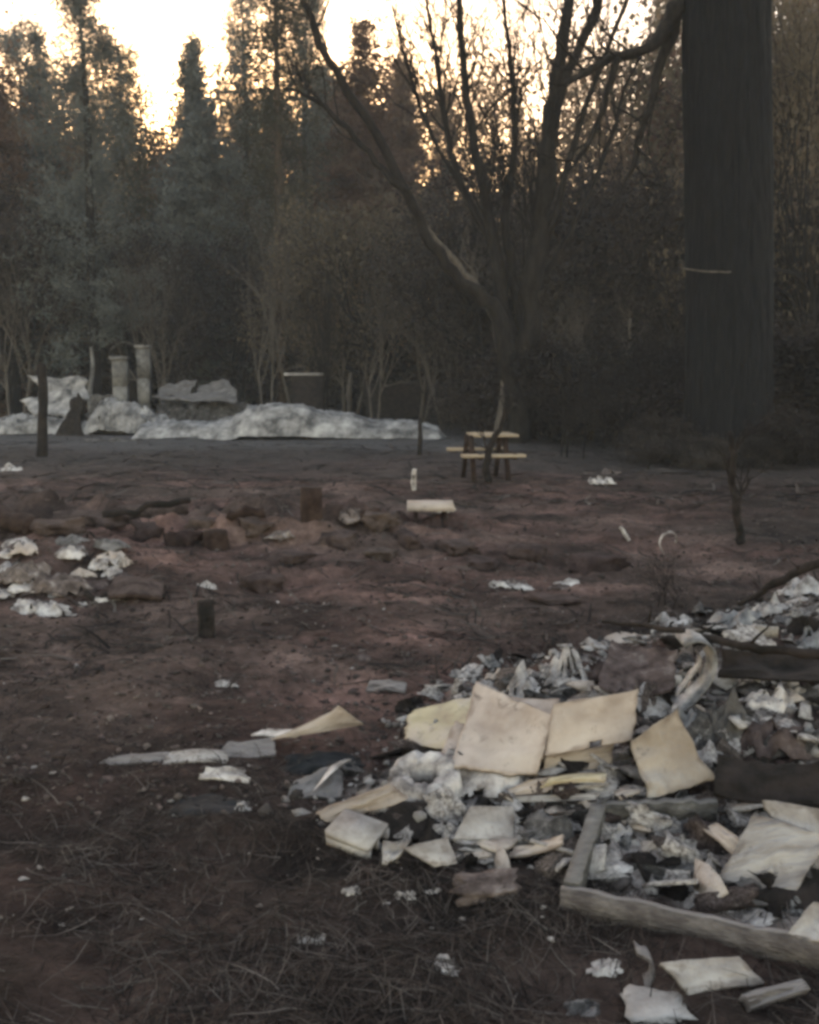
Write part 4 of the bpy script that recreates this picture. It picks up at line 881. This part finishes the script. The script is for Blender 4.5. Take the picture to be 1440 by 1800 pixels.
def column(px0, px1, yt, yb, Yd, label, seed):
    a = at(px0, yb, Yd); b = at(px1, yb, Yd); t = at(px0, yt, Yd); z0 = hz(a.x, Yd) - .2
    w_ = b.x - a.x; h = t.z - z0; o = empty('chimney_column', ((a.x + b.x) / 2, Yd, z0)); tag(o, label, 'column')
    mb = MB(); rg = np.random.default_rng(seed); nz = 3
    for k in range(nz):
        mb.box((rg.normal() * .008, 0, h * (k + .5) / nz), (w_ * (1 + rg.normal() * .02), w_ * .9, h / nz * .995))
    mb.box((0, 0, h / 2), (w_ * .9, w_ * .82, h * .995)); mb.build('shaft', M['chimney'], o)
    mb = MB(); mb.box((0, 0, h + .04), (w_ * 1.25, w_ * 1.15, .09)); mb.build('cap', M['chimney'], o)
column(203, 226, 632, 735, 28.5, 'left one of the two pale masonry columns in the ruins', 1)
column(246, 266, 612, 740, 29, 'right and taller one of the two pale masonry columns in the ruins', 2)
pole('bent_pipe', [(192, 640), (196, 615), (215, 602), (236, 606)], [5, 5, 4, 3], (192, 745), 'ashgrey', 'pale bent pipe arching above the left masonry column', 'pipe', 61)
pole('burned_post', [(160, 740), (158, 690), (163, 645), (160, 610)], [9, 9, 7, 5], (160, 748), 'chimney', 'thin grey broken post left of the columns', 'post', 62)
# dark box with a pale lid, behind the mound
BX = empty('utility_box', g(542, 742)); BX.location = Vector((at(542, HZ, 30).x, 30, hz(at(542, HZ, 30).x, 30))); tag(BX, 'dark box with pale flat lid standing behind the whitish roof', 'box')
zt = at(542, 658, 30).z - BX.location.z
mb = MB(); mb.box((0, 0, zt / 2 + .0), (.95, .7, zt - .1)); mb.build('body', M['char_or_shade'], BX)
mb = MB(); mb.box((-.12, 0, zt), (1.15, .8, .08)); mb.build('lid', M['wallwhite'], BX)
pole('pale_post', [(616, 745), (614, 700), (616, 655)], [9, 8, 8], (616, 748), 'bark_pale', 'pale broken post right of the dark box', 'post', 63)
pole('pale_post', [(600, 742), (606, 705), (620, 668)], [6, 6, 5], (600, 745), 'bark_pale', 'pale leaning stick beside the broken post', 'stick', 64)
pole('pale_post', [(640, 690), (650, 664), (668, 650)], [5, 5, 4], (640, 742), 'bark_pale', 'short pale crosspiece near the broken post', 'stick', 65)
fboard('low_wall', [(1108, 742), (1205, 755), (1205, 738), (1108, 724)], 26, 26.2, 'ashgrey', 'low grey beam in the shade left of the massive trunk', 'beam', 7, th=.25)
fboard('dark_fence', [(640, 735), (860, 740), (860, 672), (640, 668)], 33, 33.2, 'char_or_shade', 'dark low shed wall in the shade behind the right end of the roof', 'wall', 8, th=.1)
pole('pale_post', [(1252, 790), (1251, 760), (1253, 730)], [6, 6, 5], (1252, 815), 'bark_pale', 'small pale stick at the foot of the massive trunk', 'stick', 66)
lump('pale_flake', 1370, 1400, 780, 800, 'plaster', 'tiny white scrap right of the massive trunk foot', 'scrap', 220)

# ---------------------------------------------------------------- litter: strands and grit (uncountable)
rg = np.random.default_rng(77)
def scatter(N, y_lo, y_hi, pw=1.5):
    u = rg.random(N); y = y_lo * (y_hi / y_lo) ** (u ** (1 / pw)) if False else y_lo * (y_hi / y_lo) ** u
    x = (rg.random(N) - .5) * (y * .95 + .3)
    return x, y
def strands(N, y_lo, y_hi, ln, wd, cols, lift, curv=.3, rise=.2, inpile=.15, seg=3):
    x, y = scatter(N, y_lo, y_hi); s = pile_s(x, y)
    keep = (s < .05) | (rg.random(N) < inpile); x = x[keep]; y = y[keep]; N = len(x)
    dens = fbm(x / .5, y / .4, 201); keep = rg.random(N) < np.clip(.55 + dens * 1.6, .08, 1); x = x[keep]; y = y[keep]; N = len(x)
    a = rg.random(N) * 6.283; L = ln * (.4 + 1.2 * rg.random(N)); W = wd * (.5 + rg.random(N)); ph = rg.normal(size=N) * curv
    up = np.abs(rg.normal(size=N)) * rise
    pts = []
    for k in range(seg + 1):
        t = k / seg; ang = a + ph * t
        px_ = x + np.cos(ang) * L * t; py_ = y + np.sin(ang) * L * t
        pz_ = hgt(px_, py_) + lift + up * L * t * (1.3 - t * .5)
        nx_ = -np.sin(ang); ny_ = np.cos(ang); w_ = W * (1 - .7 * t)
        pts.append(np.stack([px_ - nx_ * w_ / 2, py_ - ny_ * w_ / 2, pz_ + w_ * .3], -1)); pts.append(np.stack([px_ + nx_ * w_ / 2, py_ + ny_ * w_ / 2, pz_], -1))
    V = np.stack(pts, 1); m = 2 * (seg + 1)
    q = np.array([[2 * k, 2 * k + 1, 2 * k + 3, 2 * k + 2] for k in range(seg)])
    Fq = (np.arange(N)[:, None, None] * m + q[None]).reshape(-1, 4)
    c = np.array(cols)[rg.integers(0, len(cols), N)] * (.35 + .65 * rg.random((N, 1)))
    mb = MB(); mb.add(V.reshape(-1, 3), Fq); mb.C.append(np.repeat(c, m, axis=0)); return mb
brown = [(.08, .058, .05), (.12, .095, .082), (.04, .031, .028), (.022, .019, .018), (.03, .026, .024), (.16, .14, .125)]
tag(strands(95000, 1.9, 9, .075, .003, brown, .003, .22, .2).build('needle_litter', M['strand']), 'dead needles and burned grass strewn over the near ground', 'litter', kind='stuff')
tag(strands(1500, 1.9, 6, .17, .004, [(.12, .10, .09), (.18, .155, .14), (.07, .06, .055)], .006, .3, .15, seg=5).build('dry_grass', M['strand']), 'longer pale dry stems lying in the burned ground', 'dry grass', kind='stuff')
tag(strands(5000, 12, 28, .4, .03, brown, .006, .4, .1).build('twig_litter', M['strand']), 'scattered twigs over the far part of the clearing', 'twigs', kind='stuff')
tag(strands(5000, 5, 16, .22, .016, brown, .004, .4, .15).build('twig_litter', M['strand']), 'scattered twigs over the middle of the clearing', 'twigs', kind='stuff')
def grit(N, y_lo, y_hi, s0, s1, cols, inpile=1.0, pale=0):
    bm = bmesh.new(); bmesh.ops.create_icosphere(bm, subdivisions=1, radius=1); V0 = np.array([v.co[:] for v in bm.verts]); F0 = np.array([[v.index for v in f.verts] for f in bm.faces]); bm.free()
    x, y = scatter(N, y_lo, y_hi); s = pile_s(x, y); keep = (s < 0) | (rg.random(N) < inpile); x = x[keep]; y = y[keep]; N = len(x)
    R = s0 + (s1 - s0) * rg.random(N) ** 3; sc_ = R[:, None] * (.5 + rg.random((N, 3))) * [1, 1, .6]
    V = V0[None] * (1 + .38 * rg.normal(size=(N, len(V0), 1))) * sc_[:, None, :]
    a = rg.random(N) * 6.28; ca, sa = np.cos(a)[:, None], np.sin(a)[:, None]
    Vx = V[..., 0] * ca - V[..., 1] * sa; Vy = V[..., 0] * sa + V[..., 1] * ca
    V = np.stack([Vx + x[:, None], Vy + y[:, None], V[..., 2] + (hgt(x, y) + R * .2)[:, None]], -1)
    c = np.array(cols)[rg.integers(0, len(cols), N)] * (.6 + .8 * rg.random((N, 1)))
    mb = MB(); mb.add(V.reshape(-1, 3), (np.arange(N)[:, None, None] * len(V0) + F0[None]).reshape(-1, 3)); mb.C.append(np.repeat(c, len(V0), axis=0)); return mb
tag(grit(16000, 3.4, 15, .003, .02, [(.10, .075, .07), (.07, .05, .047), (.14, .11, .10), (.05, .04, .036), (.12, .1, .09)]).build('soil_grit', M['grit']), 'small burned clods and gravel over the ground', 'gravel', kind='stuff')
tag(grit(500, 2.6, 12, .004, .014, [(.35, .33, .31), (.45, .42, .40), (.25, .22, .2)]).build('ash_flecks', M['grit']), 'pale flecks of ash and plaster over the ground', 'ash flecks', kind='stuff')
# ash crumbs in the pile only
def pile_grit(N):
    x = rg.uniform(-.8, 3.5, N * 3); y = rg.uniform(2.9, 8, N * 3); s = pile_s(x, y); k = (s > 0); return x[k][:N], y[k][:N]
_old = scatter
def scatter(N, a, b): return pile_grit(N)
tag(grit(6000, 0, 0, .005, .035, [(.30, .28, .26), (.18, .165, .155), (.08, .07, .066), (.42, .40, .38), (.04, .035, .033)]).build('pile_crumbs', M['grit']), 'crumbs of plaster and ash covering the debris pile', 'ash crumbs', kind='stuff')

# ---------------------------------------------------------------- smoke haze
hb = MB(); hb.box((0, 50, 18), (180, 160, 42))
hm = bpy.data.materials.new('haze'); hm.use_nodes = True; hn = hm.node_tree.nodes; hn.remove(hn['Principled BSDF'])
pv = hn.new('ShaderNodeVolumePrincipled'); pv.inputs['Density'].default_value = .0013; pv.inputs['Color'].default_value = (.84, .9, .96, 1); pv.inputs['Anisotropy'].default_value = -.1
hm.node_tree.links.new(pv.outputs[0], hn['Material Output'].inputs['Volume'])
haze = hb.build('haze', hm); tag(haze, 'thin smoke haze hanging over the burned clearing', 'haze', kind='stuff')
for k, P in PROTO.items():
    if not P[2]:
        for ch in list(P[0].children): bpy.data.objects.remove(ch)
        bpy.data.objects.remove(P[0])
